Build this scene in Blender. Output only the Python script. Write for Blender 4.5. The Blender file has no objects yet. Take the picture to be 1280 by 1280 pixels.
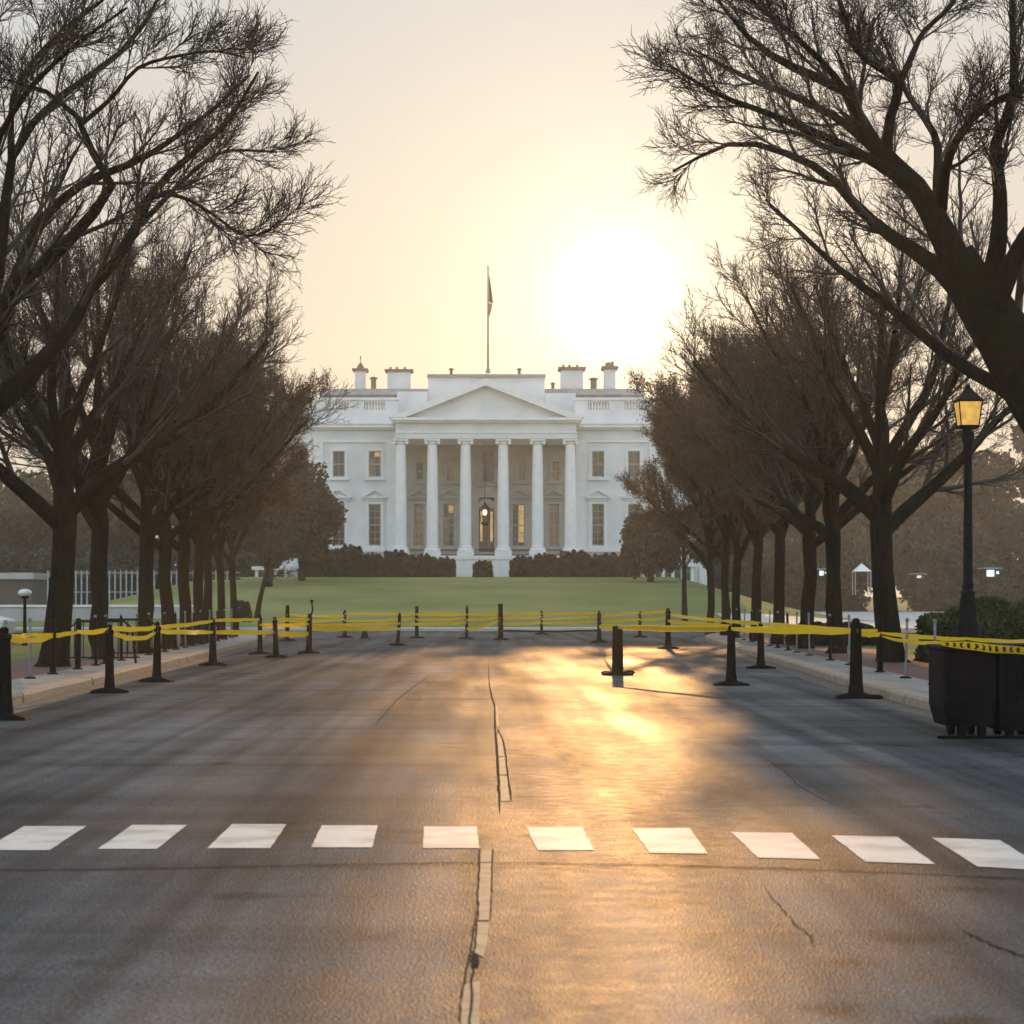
import bpy, bmesh, math, random
import numpy as np
from mathutils import Vector, Matrix

# ------------------------------------------------------------------ camera, sky, sun, exposure
scene = bpy.context.scene
COL = scene.collection
F, VPX, VPY, CAMZ = 2500.0, 610.0, 750.0, 1.5
cam_d = bpy.data.cameras.new('camera'); cam = bpy.data.objects.new('camera', cam_d); COL.objects.link(cam)
cam.location = (0, 0, CAMZ); cam.rotation_euler = (math.radians(90), 0, 0)
cam_d.sensor_width = 36; cam_d.lens = F / 1280 * 36
cam_d.shift_x = (640 - VPX) / 1280; cam_d.shift_y = (VPY - 640) / 1280
cam_d.clip_start = 0.1; cam_d.clip_end = 6000
cam_d.dof.use_dof = True; cam_d.dof.focus_distance = 34; cam_d.dof.aperture_fstop = 5.0
scene.camera = cam

SUN_AZ, SUN_EL = math.radians(3.6), math.radians(10.0)
SUND = Vector((math.sin(SUN_AZ) * math.cos(SUN_EL), math.cos(SUN_AZ) * math.cos(SUN_EL), math.sin(SUN_EL)))
world = bpy.data.worlds.new('World'); scene.world = world; world.use_nodes = True
nt = world.node_tree; nt.nodes.clear(); N = nt.nodes.new; Lk = nt.links.new
out = N('ShaderNodeOutputWorld'); bg = N('ShaderNodeBackground')
sky = N('ShaderNodeTexSky'); sky.sky_type = 'NISHITA'; sky.sun_disc = False
sky.sun_elevation = SUN_EL; sky.sun_rotation = SUN_AZ; sky.air_density = 1.0; sky.dust_density = 2.0; sky.ozone_density = 1.0
# thin high cloud veil: pale grey away from the sun, warm and bright around it
geo = N('ShaderNodeTexCoord')
nrm = N('ShaderNodeVectorMath'); nrm.operation = 'NORMALIZE'; Lk(geo.outputs['Generated'], nrm.inputs[0])
dot = N('ShaderNodeVectorMath'); dot.operation = 'DOT_PRODUCT'; Lk(nrm.outputs[0], dot.inputs[0]); dot.inputs[1].default_value = Vector((.0640, 1.0, .1500)).normalized()
acs = N('ShaderNodeMath'); acs.operation = 'ARCCOSINE'; Lk(dot.outputs['Value'], acs.inputs[0])
deg = N('ShaderNodeMath'); deg.operation = 'DIVIDE'; Lk(acs.outputs[0], deg.inputs[0]); deg.inputs[1].default_value = math.pi
ramp = N('ShaderNodeValToRGB'); Lk(deg.outputs[0], ramp.inputs[0])
cr = ramp.color_ramp; cr.interpolation = 'B_SPLINE'
K = 40.0   # the ramp is stored divided by this
def rs(p, c, first=None):
    e = cr.elements[first] if first is not None else cr.elements.new(p)
    e.position = p; e.color = (c[0] / K, c[1] / K, c[2] / K, 1)
rs(0.0, (34, 28, 19), 0); rs(1.0, (8.8, 9.8, 10.4), 1)
rs(0.007, (11, 9.6, 7.4)); rs(0.016, (7.8, 6.9, 5.7)); rs(0.030, (6.5, 5.75, 4.8)); rs(0.05, (5.6, 5.1, 4.5)); rs(0.075, (5.4, 5.1, 4.6)); rs(0.16, (5.0, 5.1, 5.1)); rs(0.45, (5.8, 6.5, 7.1))
scl = N('ShaderNodeVectorMath'); scl.operation = 'SCALE'; Lk(ramp.outputs[0], scl.inputs[0]); scl.inputs['Scale'].default_value = K
# lower sky is warmer
sep = N('ShaderNodeSeparateXYZ'); Lk(nrm.outputs[0], sep.inputs[0])
hz = N('ShaderNodeMapRange'); Lk(sep.outputs['Z'], hz.inputs[0]); hz.inputs[1].default_value = 0.0; hz.inputs[2].default_value = 0.30
hr = N('ShaderNodeValToRGB'); Lk(hz.outputs[0], hr.inputs[0])
hr.color_ramp.elements[0].color = (1.0, 0.90, 0.76, 1); hr.color_ramp.elements[1].color = (0.84, 0.90, 0.97, 1)
mul = N('ShaderNodeVectorMath'); mul.operation = 'MULTIPLY'; Lk(scl.outputs[0], mul.inputs[0]); Lk(hr.outputs[0], mul.inputs[1])
mixv = N('ShaderNodeMix'); mixv.data_type = 'RGBA'; mixv.inputs[0].default_value = 0.975
Lk(sky.outputs[0], mixv.inputs[6]); Lk(mul.outputs[0], mixv.inputs[7])
Lk(mixv.outputs[2], bg.inputs[0]); bg.inputs[1].default_value = 0.14; Lk(bg.outputs[0], out.inputs[0])

sun_d = bpy.data.lights.new('sun', 'SUN'); sun = bpy.data.objects.new('sun', sun_d); COL.objects.link(sun)
sun_d.energy = 2.0; sun_d.angle = math.radians(0.6); sun_d.color = (1.0, 0.51, 0.18)
sun.rotation_mode = 'QUATERNION'; sun.rotation_quaternion = SUND.to_track_quat('Z', 'Y')

scene.view_settings.view_transform = 'Standard'; scene.view_settings.look = 'None'
scene.view_settings.exposure = 0.0; scene.view_settings.gamma = 1.0; scene.view_settings.use_curve_mapping = False
scene.render.engine = 'CYCLES'
scene.cycles.use_denoising = True
scene.cycles.denoising_input_passes = 'RGB_ALBEDO_NORMAL'; scene.cycles.denoising_prefilter = 'ACCURATE'
try: scene.cycles.denoiser = 'OPENIMAGEDENOISE'
except Exception: pass
scene.cycles.max_bounces = 5; scene.cycles.diffuse_bounces = 2; scene.cycles.glossy_bounces = 2
scene.cycles.transmission_bounces = 3; scene.cycles.volume_bounces = 1; scene.cycles.transparent_max_bounces = 6
scene.cycles.caustics_reflective = False; scene.cycles.caustics_refractive = False

# ------------------------------------------------------------------ helpers
random.seed(4)
def S(Y): return F / Y
def PX(px, Y): return (px - VPX) * Y / F
def PZ(py, Y): return CAMZ + (VPY - py) * Y / F
def P(px, py, Y): return Vector((PX(px, Y), Y, PZ(py, Y)))
def DY(py, z=0.0): return F * (CAMZ - z) / (py - VPY)      # distance of a ground point seen at row py

def hterr(x, y):
    """height of the grass terrain"""
    t = min(max((y - 97) / 66.0, 0), 1); t = t * t * (3 - 2 * t)
    if x > 0: e = 1 - min(max((x - 15) / 9.0, 0), 1) * 0.9
    else: e = 1 - min(max((-x - 22) / 10.0, 0), 1) * 0.9
    far = min(max((y - 230) / 150.0, 0), 1)
    return -0.08 + 3.35 * t * max(e, far * 0.6) + 0.10 * min(max((y - 95) / 2, 0), 1)

def tag(o, label=None, cat=None, group=None, kind=None):
    if label: o['label'] = label
    if cat: o['category'] = cat
    if group: o['group'] = group
    if kind: o['kind'] = kind
    return o
def empty(name, loc, rz=0.0):
    o = bpy.data.objects.new(name, None); COL.objects.link(o); o.location = loc; o.rotation_euler = (0, 0, rz)
    o.empty_display_size = 0.3
    return o
def link(name, me, mat, parent=None, loc=None):
    """parent: mesh coordinates are world coordinates unless loc is given (then local to the parent)."""
    o = bpy.data.objects.new(name, me); COL.objects.link(o)
    if mat and not me.materials: me.materials.append(mat)
    if parent: o.parent = parent
    if loc is not None: o.location = loc
    return o

class MB:
    """collects shapes (relative to an origin) into one mesh"""
    def __init__(s, org=(0, 0, 0)): s.v = []; s.f = []; s.o = Vector(org)
    def add(s, vs, fs):
        b = len(s.v); s.v += [tuple(Vector(p) - s.o) for p in vs]; s.f += [tuple(i + b for i in f) for f in fs]
    def box(s, x0, x1, y0, y1, z0, z1):
        s.add([(x0, y0, z0), (x1, y0, z0), (x1, y1, z0), (x0, y1, z0), (x0, y0, z1), (x1, y0, z1), (x1, y1, z1), (x0, y1, z1)],
              [(0, 3, 2, 1), (4, 5, 6, 7), (0, 1, 5, 4), (1, 2, 6, 5), (2, 3, 7, 6), (3, 0, 4, 7)])
    def frustum(s, cx, cy, z0, z1, a0, b0, a1, b1):
        s.add([(cx - a0, cy - b0, z0), (cx + a0, cy - b0, z0), (cx + a0, cy + b0, z0), (cx - a0, cy + b0, z0),
               (cx - a1, cy - b1, z1), (cx + a1, cy - b1, z1), (cx + a1, cy + b1, z1), (cx - a1, cy + b1, z1)],
              [(0, 3, 2, 1), (4, 5, 6, 7), (0, 1, 5, 4), (1, 2, 6, 5), (2, 3, 7, 6), (3, 0, 4, 7)])
    def lathe(s, cx, cy, prof, n=16):
        vs = []; fs = []
        for r, z in prof:
            for i in range(n):
                a = 2 * math.pi * (i + .5) / n; vs.append((cx + r * math.cos(a), cy + r * math.sin(a), z))
        for j in range(len(prof) - 1):
            for i in range(n):
                k = (i + 1) % n; fs.append((j * n + i, j * n + k, (j + 1) * n + k, (j + 1) * n + i))
        fs.append(tuple(reversed(range(n)))); fs.append(tuple((len(prof) - 1) * n + i for i in range(n)))
        s.add(vs, fs)
    def tube(s, pts, r, n=8, r1=None):
        pts = [Vector(p) for p in pts]; vs = []; fs = []; m = len(pts)
        for j, p in enumerate(pts):
            t = (pts[min(j + 1, m - 1)] - pts[max(j - 1, 0)]).normalized()
            u = t.cross(Vector((0.13, 0.21, 0.97)) if abs(t.z) < .9 else Vector((1, 0.1, 0))).normalized(); w = t.cross(u)
            rr = r if r1 is None else r + (r1 - r) * j / (m - 1)
            for i in range(n):
                a = 2 * math.pi * i / n; vs.append(p + (u * math.cos(a) + w * math.sin(a)) * rr)
        for j in range(m - 1):
            for i in range(n):
                k = (i + 1) % n; fs.append((j * n + i, j * n + k, (j + 1) * n + k, (j + 1) * n + i))
        fs.append(tuple(reversed(range(n)))); fs.append(tuple((m - 1) * n + i for i in range(n)))
        s.add(vs, fs)
    def prism(s, poly, y0, y1):
        """polygon in x,z extruded along y"""
        n = len(poly)
        s.add([(x, y0, z) for x, z in poly] + [(x, y1, z) for x, z in poly],
              [tuple(range(n)), tuple(reversed(range(n, 2 * n)))] + [(i, n + i, n + (i + 1) % n, (i + 1) % n) for i in range(n)])
    def sphere(s, c, r, n=12, m=8, sz=1.0):
        prof = [(max(r * math.sin(math.pi * j / m), r * .02), c[2] - r * sz * math.cos(math.pi * j / m)) for j in range(m + 1)]
        s.lathe(c[0], c[1], prof, n)
    def mesh(s, name, smooth=False, bevel=0.0):
        me = bpy.data.meshes.new(name); me.from_pydata(s.v, [], s.f)
        bm = bmesh.new(); bm.from_mesh(me); bmesh.ops.recalc_face_normals(bm, faces=bm.faces)
        if bevel: bmesh.ops.bevel(bm, geom=bm.edges[:], offset=bevel, segments=1, affect='EDGES', clamp_overlap=True)
        bm.to_mesh(me); bm.free()
        if smooth:
            me.polygons.foreach_set('use_smooth', [True] * len(me.polygons))
            try: me.set_sharp_from_angle(angle=math.radians(40))
            except Exception: pass
        return me
    def build(s, name, mat, parent=None, smooth=False, bevel=0.0):
        me = s.mesh(name, smooth, bevel)
        return link(name, me, mat, parent, None if parent else tuple(s.o))

def np_mesh(name, V, Q, smooth=False):
    """V (n,3), Q (m,k) faces all of k corners"""
    me = bpy.data.meshes.new(name); V = np.ascontiguousarray(V, np.float32); Q = np.ascontiguousarray(Q, np.int32); m, k = Q.shape
    me.vertices.add(len(V)); me.vertices.foreach_set('co', V.ravel())
    me.loops.add(m * k); me.loops.foreach_set('vertex_index', Q.ravel())
    me.polygons.add(m); me.polygons.foreach_set('loop_start', np.arange(0, m * k, k, dtype=np.int32))
    try: me.polygons.foreach_set('loop_total', np.full(m, k, np.int32))
    except Exception: pass
    if smooth: me.polygons.foreach_set('use_smooth', np.ones(m, bool))
    me.update(); me.validate(); return me

# ------------------------------------------------------------------ materials
def new_mat(name):
    m = bpy.data.materials.new(name); m.use_nodes = True
    return m, m.node_tree, m.node_tree.nodes['Principled BSDF']
def noise_mat(name, c1, c2, rough=0.6, scale=4.0, bump=0.0, bscale=None, spec=0.5, metal=0.0, detail=6, stretch=None, rough2=None, c3=None, s3=0.3):
    m, t, b = new_mat(name); n = t.nodes.new; l = t.links.new
    tc = n('ShaderNodeTexCoord'); src = tc.outputs['Object']
    if stretch:
        mp = n('ShaderNodeMapping'); mp.inputs['Scale'].default_value = stretch; l(src, mp.inputs[0]); src = mp.outputs[0]
    nz = n('ShaderNodeTexNoise'); nz.inputs['Scale'].default_value = scale; nz.inputs['Detail'].default_value = detail; l(src, nz.inputs['Vector'])
    rp = n('ShaderNodeValToRGB'); l(nz.outputs['Fac'], rp.inputs[0])
    rp.color_ramp.elements[0].position = .32; rp.color_ramp.elements[1].position = .68
    rp.color_ramp.elements[0].color = (*c1, 1); rp.color_ramp.elements[1].color = (*c2, 1)
    colr = rp.outputs[0]
    if c3:
        n3 = n('ShaderNodeTexNoise'); n3.inputs['Scale'].default_value = s3; n3.inputs['Detail'].default_value = 5; l(src, n3.inputs['Vector'])
        r3 = n('ShaderNodeMapRange'); l(n3.outputs['Fac'], r3.inputs[0]); r3.inputs[1].default_value = .45; r3.inputs[2].default_value = .65
        mx = n('ShaderNodeMix'); mx.data_type = 'RGBA'; l(r3.outputs[0], mx.inputs[0]); l(colr, mx.inputs[6]); mx.inputs[7].default_value = (*c3, 1); colr = mx.outputs[2]
    l(colr, b.inputs['Base Color'])
    b.inputs['Roughness'].default_value = rough; b.inputs['Metallic'].default_value = metal; b.inputs['Specular IOR Level'].default_value = spec
    if rough2 is not None:
        rr = n('ShaderNodeMapRange'); l(nz.outputs['Fac'], rr.inputs[0]); rr.inputs[1].default_value = .3; rr.inputs[2].default_value = .7
        rr.inputs[3].default_value = rough; rr.inputs[4].default_value = rough2; l(rr.outputs[0], b.inputs['Roughness'])
    if bump:
        nb = n('ShaderNodeTexNoise'); nb.inputs['Scale'].default_value = bscale or scale * 4; nb.inputs['Detail'].default_value = 4; l(src, nb.inputs['Vector'])
        bp = n('ShaderNodeBump'); bp.inputs['Strength'].default_value = 1.0; bp.inputs['Distance'].default_value = bump; l(nb.outputs['Fac'], bp.inputs['Height']); l(bp.outputs[0], b.inputs['Normal'])
    return m

def asphalt():
    m, t, b = new_mat('asphalt'); n = t.nodes.new; l = t.links.new
    tc = n('ShaderNodeTexCoord')
    def noise(sc, det=5, st=None, rough=.5):
        z = n('ShaderNodeTexNoise'); z.inputs['Scale'].default_value = sc; z.inputs['Detail'].default_value = det; z.inputs['Roughness'].default_value = rough
        if st:
            mp = n('ShaderNodeMapping'); mp.inputs['Scale'].default_value = st; l(tc.outputs['Object'], mp.inputs[0]); l(mp.outputs[0], z.inputs['Vector'])
        else: l(tc.outputs['Object'], z.inputs['Vector'])
        return z.outputs['Fac']
    def rng(x, a, bb, c, d):
        r = n('ShaderNodeMapRange'); l(x, r.inputs[0]); r.inputs[1].default_value = a; r.inputs[2].default_value = bb; r.inputs[3].default_value = c; r.inputs[4].default_value = d; return r.outputs[0]
    fine = noise(170, 3); patch = noise(.45, 6, (1, .35, 1)); med = noise(6, 6); stain = noise(.22, 4, (1.6, .5, 1)); wheel = noise(.8, 2, (1, .04, 1))
    rp = n('ShaderNodeValToRGB'); l(fine, rp.inputs[0]); rp.color_ramp.elements[0].position = .3; rp.color_ramp.elements[1].position = .75
    rp.color_ramp.elements[0].color = (.026, .028, .031, 1); rp.color_ramp.elements[1].color = (.19, .195, .20, 1)
    f = n('ShaderNodeMath'); f.operation = 'MULTIPLY'; l(rng(patch, .3, .7, .55, 1.35), f.inputs[0]); l(rng(med, .3, .7, .82, 1.15), f.inputs[1])
    f2 = n('ShaderNodeMath'); f2.operation = 'MULTIPLY'; l(f.outputs[0], f2.inputs[0]); l(rng(stain, .42, .6, .72, 1.1), f2.inputs[1])
    sc = n('ShaderNodeVectorMath'); sc.operation = 'SCALE'; l(rp.outputs[0], sc.inputs[0]); l(f2.outputs[0], sc.inputs['Scale'])
    def mulc(a, fac):
        q = n('ShaderNodeVectorMath'); q.operation = 'SCALE'; l(a, q.inputs[0]); l(fac, q.inputs['Scale']); return q.outputs[0]
    c_ = mulc(sc.outputs[0], rng(noise(48, 3, None, .7), .35, .65, .45, 1.55))           # coarse aggregate
    c_ = mulc(c_, rng(noise(1.0, 3, (2.2, .035, 1)), .36, .60, .55, 1.12))      # tyre tracks along the avenue
    c_ = mulc(c_, rng(noise(1.0, 4, (.10, 1.3, 1)), .34, .55, .72, 1.08))       # bands across it
    sp_ = n('ShaderNodeTexVoronoi'); sp_.inputs['Scale'].default_value = 1.1; sp_.inputs['Randomness'].default_value = 1.0
    ds_ = n('ShaderNodeVectorMath'); ds_.operation = 'ADD'; zz = n('ShaderNodeTexNoise'); zz.inputs['Scale'].default_value = 5; l(tc.outputs['Object'], zz.inputs['Vector'])
    zs = n('ShaderNodeVectorMath'); zs.operation = 'SCALE'; zs.inputs['Scale'].default_value = .25; l(zz.outputs['Color'], zs.inputs[0]); l(tc.outputs['Object'], ds_.inputs[0]); l(zs.outputs[0], ds_.inputs[1]); l(ds_.outputs[0], sp_.inputs['Vector'])
    c_ = mulc(c_, rng(sp_.outputs['Distance'], .04, .22, .35, 1.0))             # oil spots
    gr = n('ShaderNodeTexVoronoi'); gr.inputs['Scale'].default_value = 26; l(tc.outputs['Object'], gr.inputs['Vector'])
    c_ = mulc(c_, rng(gr.outputs['Distance'], .02, .14, 2.0, 1.0))              # pale grit
    sy = n('ShaderNodeSeparateXYZ'); l(tc.outputs['Object'], sy.inputs[0])
    c_ = mulc(c_, rng(sy.outputs['Y'], 11.05, 11.15, 1.22, 1.0))                # newer surfacing beyond the joint
    l(c_, b.inputs['Base Color'])
    ra = n('ShaderNodeMath'); ra.operation = 'ADD'; l(rng(patch, .3, .7, .40, .54), ra.inputs[0]); l(rng(wheel, .35, .65, -.03, .07), ra.inputs[1])
    rb = n('ShaderNodeMath'); rb.operation = 'ADD'; l(ra.outputs[0], rb.inputs[0]); l(rng(med, .3, .7, -.03, .05), rb.inputs[1])
    l(rb.outputs[0], b.inputs['Roughness'])
    sl = n('ShaderNodeMath'); sl.operation = 'MULTIPLY'; l(rng(noise(1.0, 3, (1.9, .045, 1)), .36, .62, .045, .125), sl.inputs[0]); l(rng(noise(.9, 5, (.35, 1.1, 1)), .35, .62, .62, 1.1), sl.inputs[1])
    l(sl.outputs[0], b.inputs['Specular IOR Level'])
    vor = n('ShaderNodeTexVoronoi'); vor.inputs['Scale'].default_value = 95; l(tc.outputs['Object'], vor.inputs['Vector'])
    bp = n('ShaderNodeBump'); bp.inputs['Distance'].default_value = .0035; bp.inputs['Strength'].default_value = 1.0; l(vor.outputs['Distance'], bp.inputs['Height'])
    bp2 = n('ShaderNodeBump'); bp2.inputs['Distance'].default_value = .012; bp2.inputs['Strength'].default_value = .35; l(noise(1.3, 6, (.5, 1.0, 1)), bp2.inputs['Height']); bp3 = n('ShaderNodeBump'); bp3.inputs['Distance'].default_value = .0028; bp3.inputs['Strength'].default_value = .8; l(noise(55, 4, None, .7), bp3.inputs['Height']); l(bp.outputs[0], bp3.inputs['Normal']); l(bp3.outputs[0], bp2.inputs['Normal'])
    l(bp2.outputs[0], b.inputs['Normal'])
    df = n('ShaderNodeBsdfDiffuse'); df.inputs['Roughness'].default_value = 1.0; l(c_, df.inputs['Color']); l(bp2.outputs[0], df.inputs['Normal'])
    mm_ = n('ShaderNodeMixShader'); l(rng(noise(.8, 5, (1.3, .16, 1)), .36, .62, .64, .36), mm_.inputs[0]); l(b.outputs[0], mm_.inputs[1]); l(df.outputs[0], mm_.inputs[2])
    l(mm_.outputs[0], t.nodes['Material Output'].inputs['Surface'])       # dry, matt binder between the polished stones
    return m

M = {}
M['asphalt'] = asphalt()
M['crack'] = noise_mat('crack_tar', (.016, .015, .014), (.036, .033, .029), 1.0, 20, spec=.05)
M['stripe'] = noise_mat('worn_white_paint', (.52, .50, .46), (.68, .65, .60), .55, 70, .003, 110, rough2=.68, c3=(.40, .375, .34), s3=2.6)
M['yellowed'] = noise_mat('worn_pale_paint', (.18, .155, .11), (.34, .29, .20), .7, 9, .002, 90)
M['concrete'] = noise_mat('pavement_concrete', (.20, .195, .185), (.30, .29, .27), .55, 3, .003, 60, c3=(.15, .145, .14))
M['gutter'] = noise_mat('gutter_stone', (.07, .058, .048), (.13, .11, .09), .8, 5, .004, 60)
M['pale'] = noise_mat('pale_concrete', (.34, .35, .35), (.46, .46, .45), .5, .6, .003, 40)
M['granite'] = noise_mat('kerb_granite', (.26, .20, .15), (.42, .33, .25), .85, 12, .004, 70)
M['white'] = noise_mat('white_painted_stone', (.62, .64, .66), (.78, .79, .79), .6, .5, .004, 14, spec=.3, detail=8)
M['white_trim'] = noise_mat('white_trim', (.74, .75, .75), (.82, .82, .81), .5, 2, .002, 14, spec=.3)
M['portico_wall'] = noise_mat('portico_shade_tone', (.36, .34, .30), (.44, .42, .37), .6, 1.2, .003, 14, spec=.3)  # darker than the white stone: portico shade put into the colour
M['roof'] = noise_mat('roof_lead', (.20, .21, .22), (.30, .31, .32), .5, 2)
M['dark_cap'] = noise_mat('chimney_cap', (.10, .08, .07), (.18, .14, .12), .6, 8)
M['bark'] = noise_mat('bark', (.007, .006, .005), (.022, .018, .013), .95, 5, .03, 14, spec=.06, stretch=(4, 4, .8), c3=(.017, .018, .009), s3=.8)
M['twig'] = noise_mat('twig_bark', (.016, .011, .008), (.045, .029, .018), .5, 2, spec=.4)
M['bud'] = noise_mat('sun_tinted_buds', (.050, .028, .015), (.120, .066, .032), .5, 2, spec=.45)  # bud brown pushed to rust, golden backlight put into the crown colour
M['black'] = noise_mat('black_rubber', (.004, .004, .0045), (.011, .011, .010), .8, 12, .002, 60, spec=.05)
M['black_plastic'] = noise_mat('black_plastic', (.003, .0035, .005), (.008, .009, .012), .6, 5, .002, 50, spec=.07)
M['iron'] = noise_mat('black_iron', (.003, .0035, .005), (.010, .011, .014), .6, 9, .002, 40, spec=.08)
M['steel'] = noise_mat('galvanised_steel', (.16, .16, .17), (.28, .28, .28), .45, 20, .001, 60, metal=.8)
M['metal_pale'] = noise_mat('pale_metal', (.26, .28, .29), (.38, .40, .41), .5, 3)
def brick():
    m, t, b = new_mat('red_brick_paving'); n = t.nodes.new; l = t.links.new
    tc = n('ShaderNodeTexCoord'); bt = n('ShaderNodeTexBrick'); bt.inputs['Scale'].default_value = 4.5
    bt.inputs['Color1'].default_value = (.13, .045, .025, 1); bt.inputs['Color2'].default_value = (.085, .034, .022, 1); bt.inputs['Mortar'].default_value = (.06, .05, .04, 1)
    l(tc.outputs['Object'], bt.inputs['Vector']); l(bt.outputs[0], b.inputs['Base Color']); b.inputs['Roughness'].default_value = .7; return m
M['brick'] = brick()
def leaf_mat(name, c1, c2, sc=1.2, transl=.25):
    m, t, b = new_mat(name); n = t.nodes.new; l = t.links.new
    g = n('ShaderNodeTexCoord'); z = n('ShaderNodeTexNoise'); z.inputs['Scale'].default_value = sc; z.inputs['Detail'].default_value = 5; l(g.outputs['Object'], z.inputs['Vector'])
    rp = n('ShaderNodeValToRGB'); l(z.outputs['Fac'], rp.inputs[0]); rp.color_ramp.elements[0].position = .35; rp.color_ramp.elements[1].position = .65
    rp.color_ramp.elements[0].color = (*c1, 1); rp.color_ramp.elements[1].color = (*c2, 1)
    l(rp.outputs[0], b.inputs['Base Color']); b.inputs['Roughness'].default_value = .6; b.inputs['Specular IOR Level'].default_value = .3
    tr = n('ShaderNodeBsdfTranslucent'); l(rp.outputs[0], tr.inputs[0]); mx = n('ShaderNodeMixShader'); mx.inputs[0].default_value = transl
    l(b.outputs[0], mx.inputs[1]); l(tr.outputs[0], mx.inputs[2]); l(mx.outputs[0], t.nodes['Material Output'].inputs[0]); return m
M['evergreen'] = leaf_mat('evergreen_leaves', (.008, .013, .007), (.024, .032, .016), 1.2, .05)
M['hedge'] = leaf_mat('clipped_hedge_leaves', (.008, .013, .007), (.020, .028, .014), 2.0, .05)
M['hedge_near'] = leaf_mat('yellow_green_hedge_leaves', (.030, .050, .012), (.085, .105, .030), 1.4, .35)
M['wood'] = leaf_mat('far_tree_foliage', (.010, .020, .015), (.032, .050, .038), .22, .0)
def grass_mat():
    m = noise_mat('lawn_grass', (.125, .145, .045), (.21, .235, .085), .9, 9, .03, 60, spec=.1, c3=(.27, .26, .10), s3=.08); return m
M['grass'] = grass_mat()
def tape_mat(name, marks):
    m, t, b = new_mat(name); n = t.nodes.new; l = t.links.new
    col = None; base = (.92, .60, .010, 1)
    if marks:
        uv = n('ShaderNodeUVMap'); uv.uv_map = 'UVMap'; sp = n('ShaderNodeSeparateXYZ'); l(uv.outputs[0], sp.inputs[0])
        wv = n('ShaderNodeMath'); wv.operation = 'FRACT'; sc = n('ShaderNodeMath'); sc.operation = 'MULTIPLY'; l(sp.outputs[0], sc.inputs[0]); sc.inputs[1].default_value = 13.0
        nz = n('ShaderNodeTexNoise'); nz.inputs['Scale'].default_value = 6; l(uv.outputs[0], nz.inputs['Vector'])
        ad = n('ShaderNodeMath'); ad.operation = 'ADD'; l(sc.outputs[0], ad.inputs[0]); l(nz.outputs['Fac'], ad.inputs[1]); l(ad.outputs[0], wv.inputs[0])
        a = n('ShaderNodeMath'); a.operation = 'LESS_THAN'; l(wv.outputs[0], a.inputs[0]); a.inputs[1].default_value = .42
        v1 = n('ShaderNodeMath'); v1.operation = 'GREATER_THAN'; l(sp.outputs[1], v1.inputs[0]); v1.inputs[1].default_value = .16
        v2 = n('ShaderNodeMath'); v2.operation = 'LESS_THAN'; l(sp.outputs[1], v2.inputs[0]); v2.inputs[1].default_value = .84
        mm = n('ShaderNodeMath'); mm.operation = 'MULTIPLY'; l(a.outputs[0], mm.inputs[0]); l(v1.outputs[0], mm.inputs[1])
        mn = n('ShaderNodeMath'); mn.operation = 'MULTIPLY'; l(mm.outputs[0], mn.inputs[0]); l(v2.outputs[0], mn.inputs[1])
        mx = n('ShaderNodeMix'); mx.data_type = 'RGBA'; l(mn.outputs[0], mx.inputs[0]); mx.inputs[6].default_value = base; mx.inputs[7].default_value = (.02, .016, .01, 1); col = mx.outputs[2]
    tr = n('ShaderNodeBsdfTranslucent')
    if col: l(col, b.inputs['Base Color']); l(col, tr.inputs[0])
    else: b.inputs['Base Color'].default_value = base; tr.inputs[0].default_value = base
    b.inputs['Roughness'].default_value = .3
    ms = n('ShaderNodeMixShader'); ms.inputs[0].default_value = .55; l(b.outputs[0], ms.inputs[1]); l(tr.outputs[0], ms.inputs[2]); l(ms.outputs[0], t.nodes['Material Output'].inputs[0])
    return m
M['tape'] = tape_mat('yellow_tape', False); M['tape_marked'] = tape_mat('yellow_tape_black_marks', True)
def emit(name, c, s, base=(.5, .4, .2), ns=6.0):
    m, t, b = new_mat(name); b.inputs['Base Color'].default_value = (*base, 1); b.inputs['Emission Color'].default_value = (*c, 1); b.inputs['Roughness'].default_value = .3
    n = t.nodes.new; l = t.links.new
    tc = n('ShaderNodeTexCoord'); z = n('ShaderNodeTexNoise'); z.inputs['Scale'].default_value = ns; l(tc.outputs['Object'], z.inputs['Vector'])
    r = n('ShaderNodeMapRange'); l(z.outputs['Fac'], r.inputs[0]); r.inputs[1].default_value = .3; r.inputs[2].default_value = .7; r.inputs[3].default_value = s * .6; r.inputs[4].default_value = s * 1.3
    l(r.outputs[0], b.inputs['Emission Strength']); return m
M['lamp_glass'] = emit('lit_amber_lamp_glass', (1.0, .52, .10), .55, (.6, .4, .1), 9.0)
M['bulb'] = emit('warm_bulb', (1.0, .78, .42), 2.2, (.8, .7, .5))
M['lit_window'] = emit('warm_lit_room', (1.0, .60, .20), .42, (.3, .2, .1), 2.0)
M['dim_window'] = emit('dim_lit_room', (1.0, .66, .30), .07, (.10, .09, .07), 2.0)
M['far_light'] = emit('cool_lit_window', (.80, .92, 1.0), .8, (.6, .6, .6))
M['pane'] = noise_mat('window_pane_with_drapes', (.060, .058, .048), (.115, .108, .085), .14, 1.5, stretch=(6, 1, .5))
M['frame'] = noise_mat('window_frame', (.30, .30, .28), (.40, .40, .37), .5, 3)
M['flag_blue'] = noise_mat('dark_navy_cloth', (.010, .011, .02), (.02, .022, .04), .8, 8)
M['flag_red'] = noise_mat('faded_red_white_cloth', (.35, .12, .08), (.62, .45, .36), .8, 9, stretch=(1, 1, .4))

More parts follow.
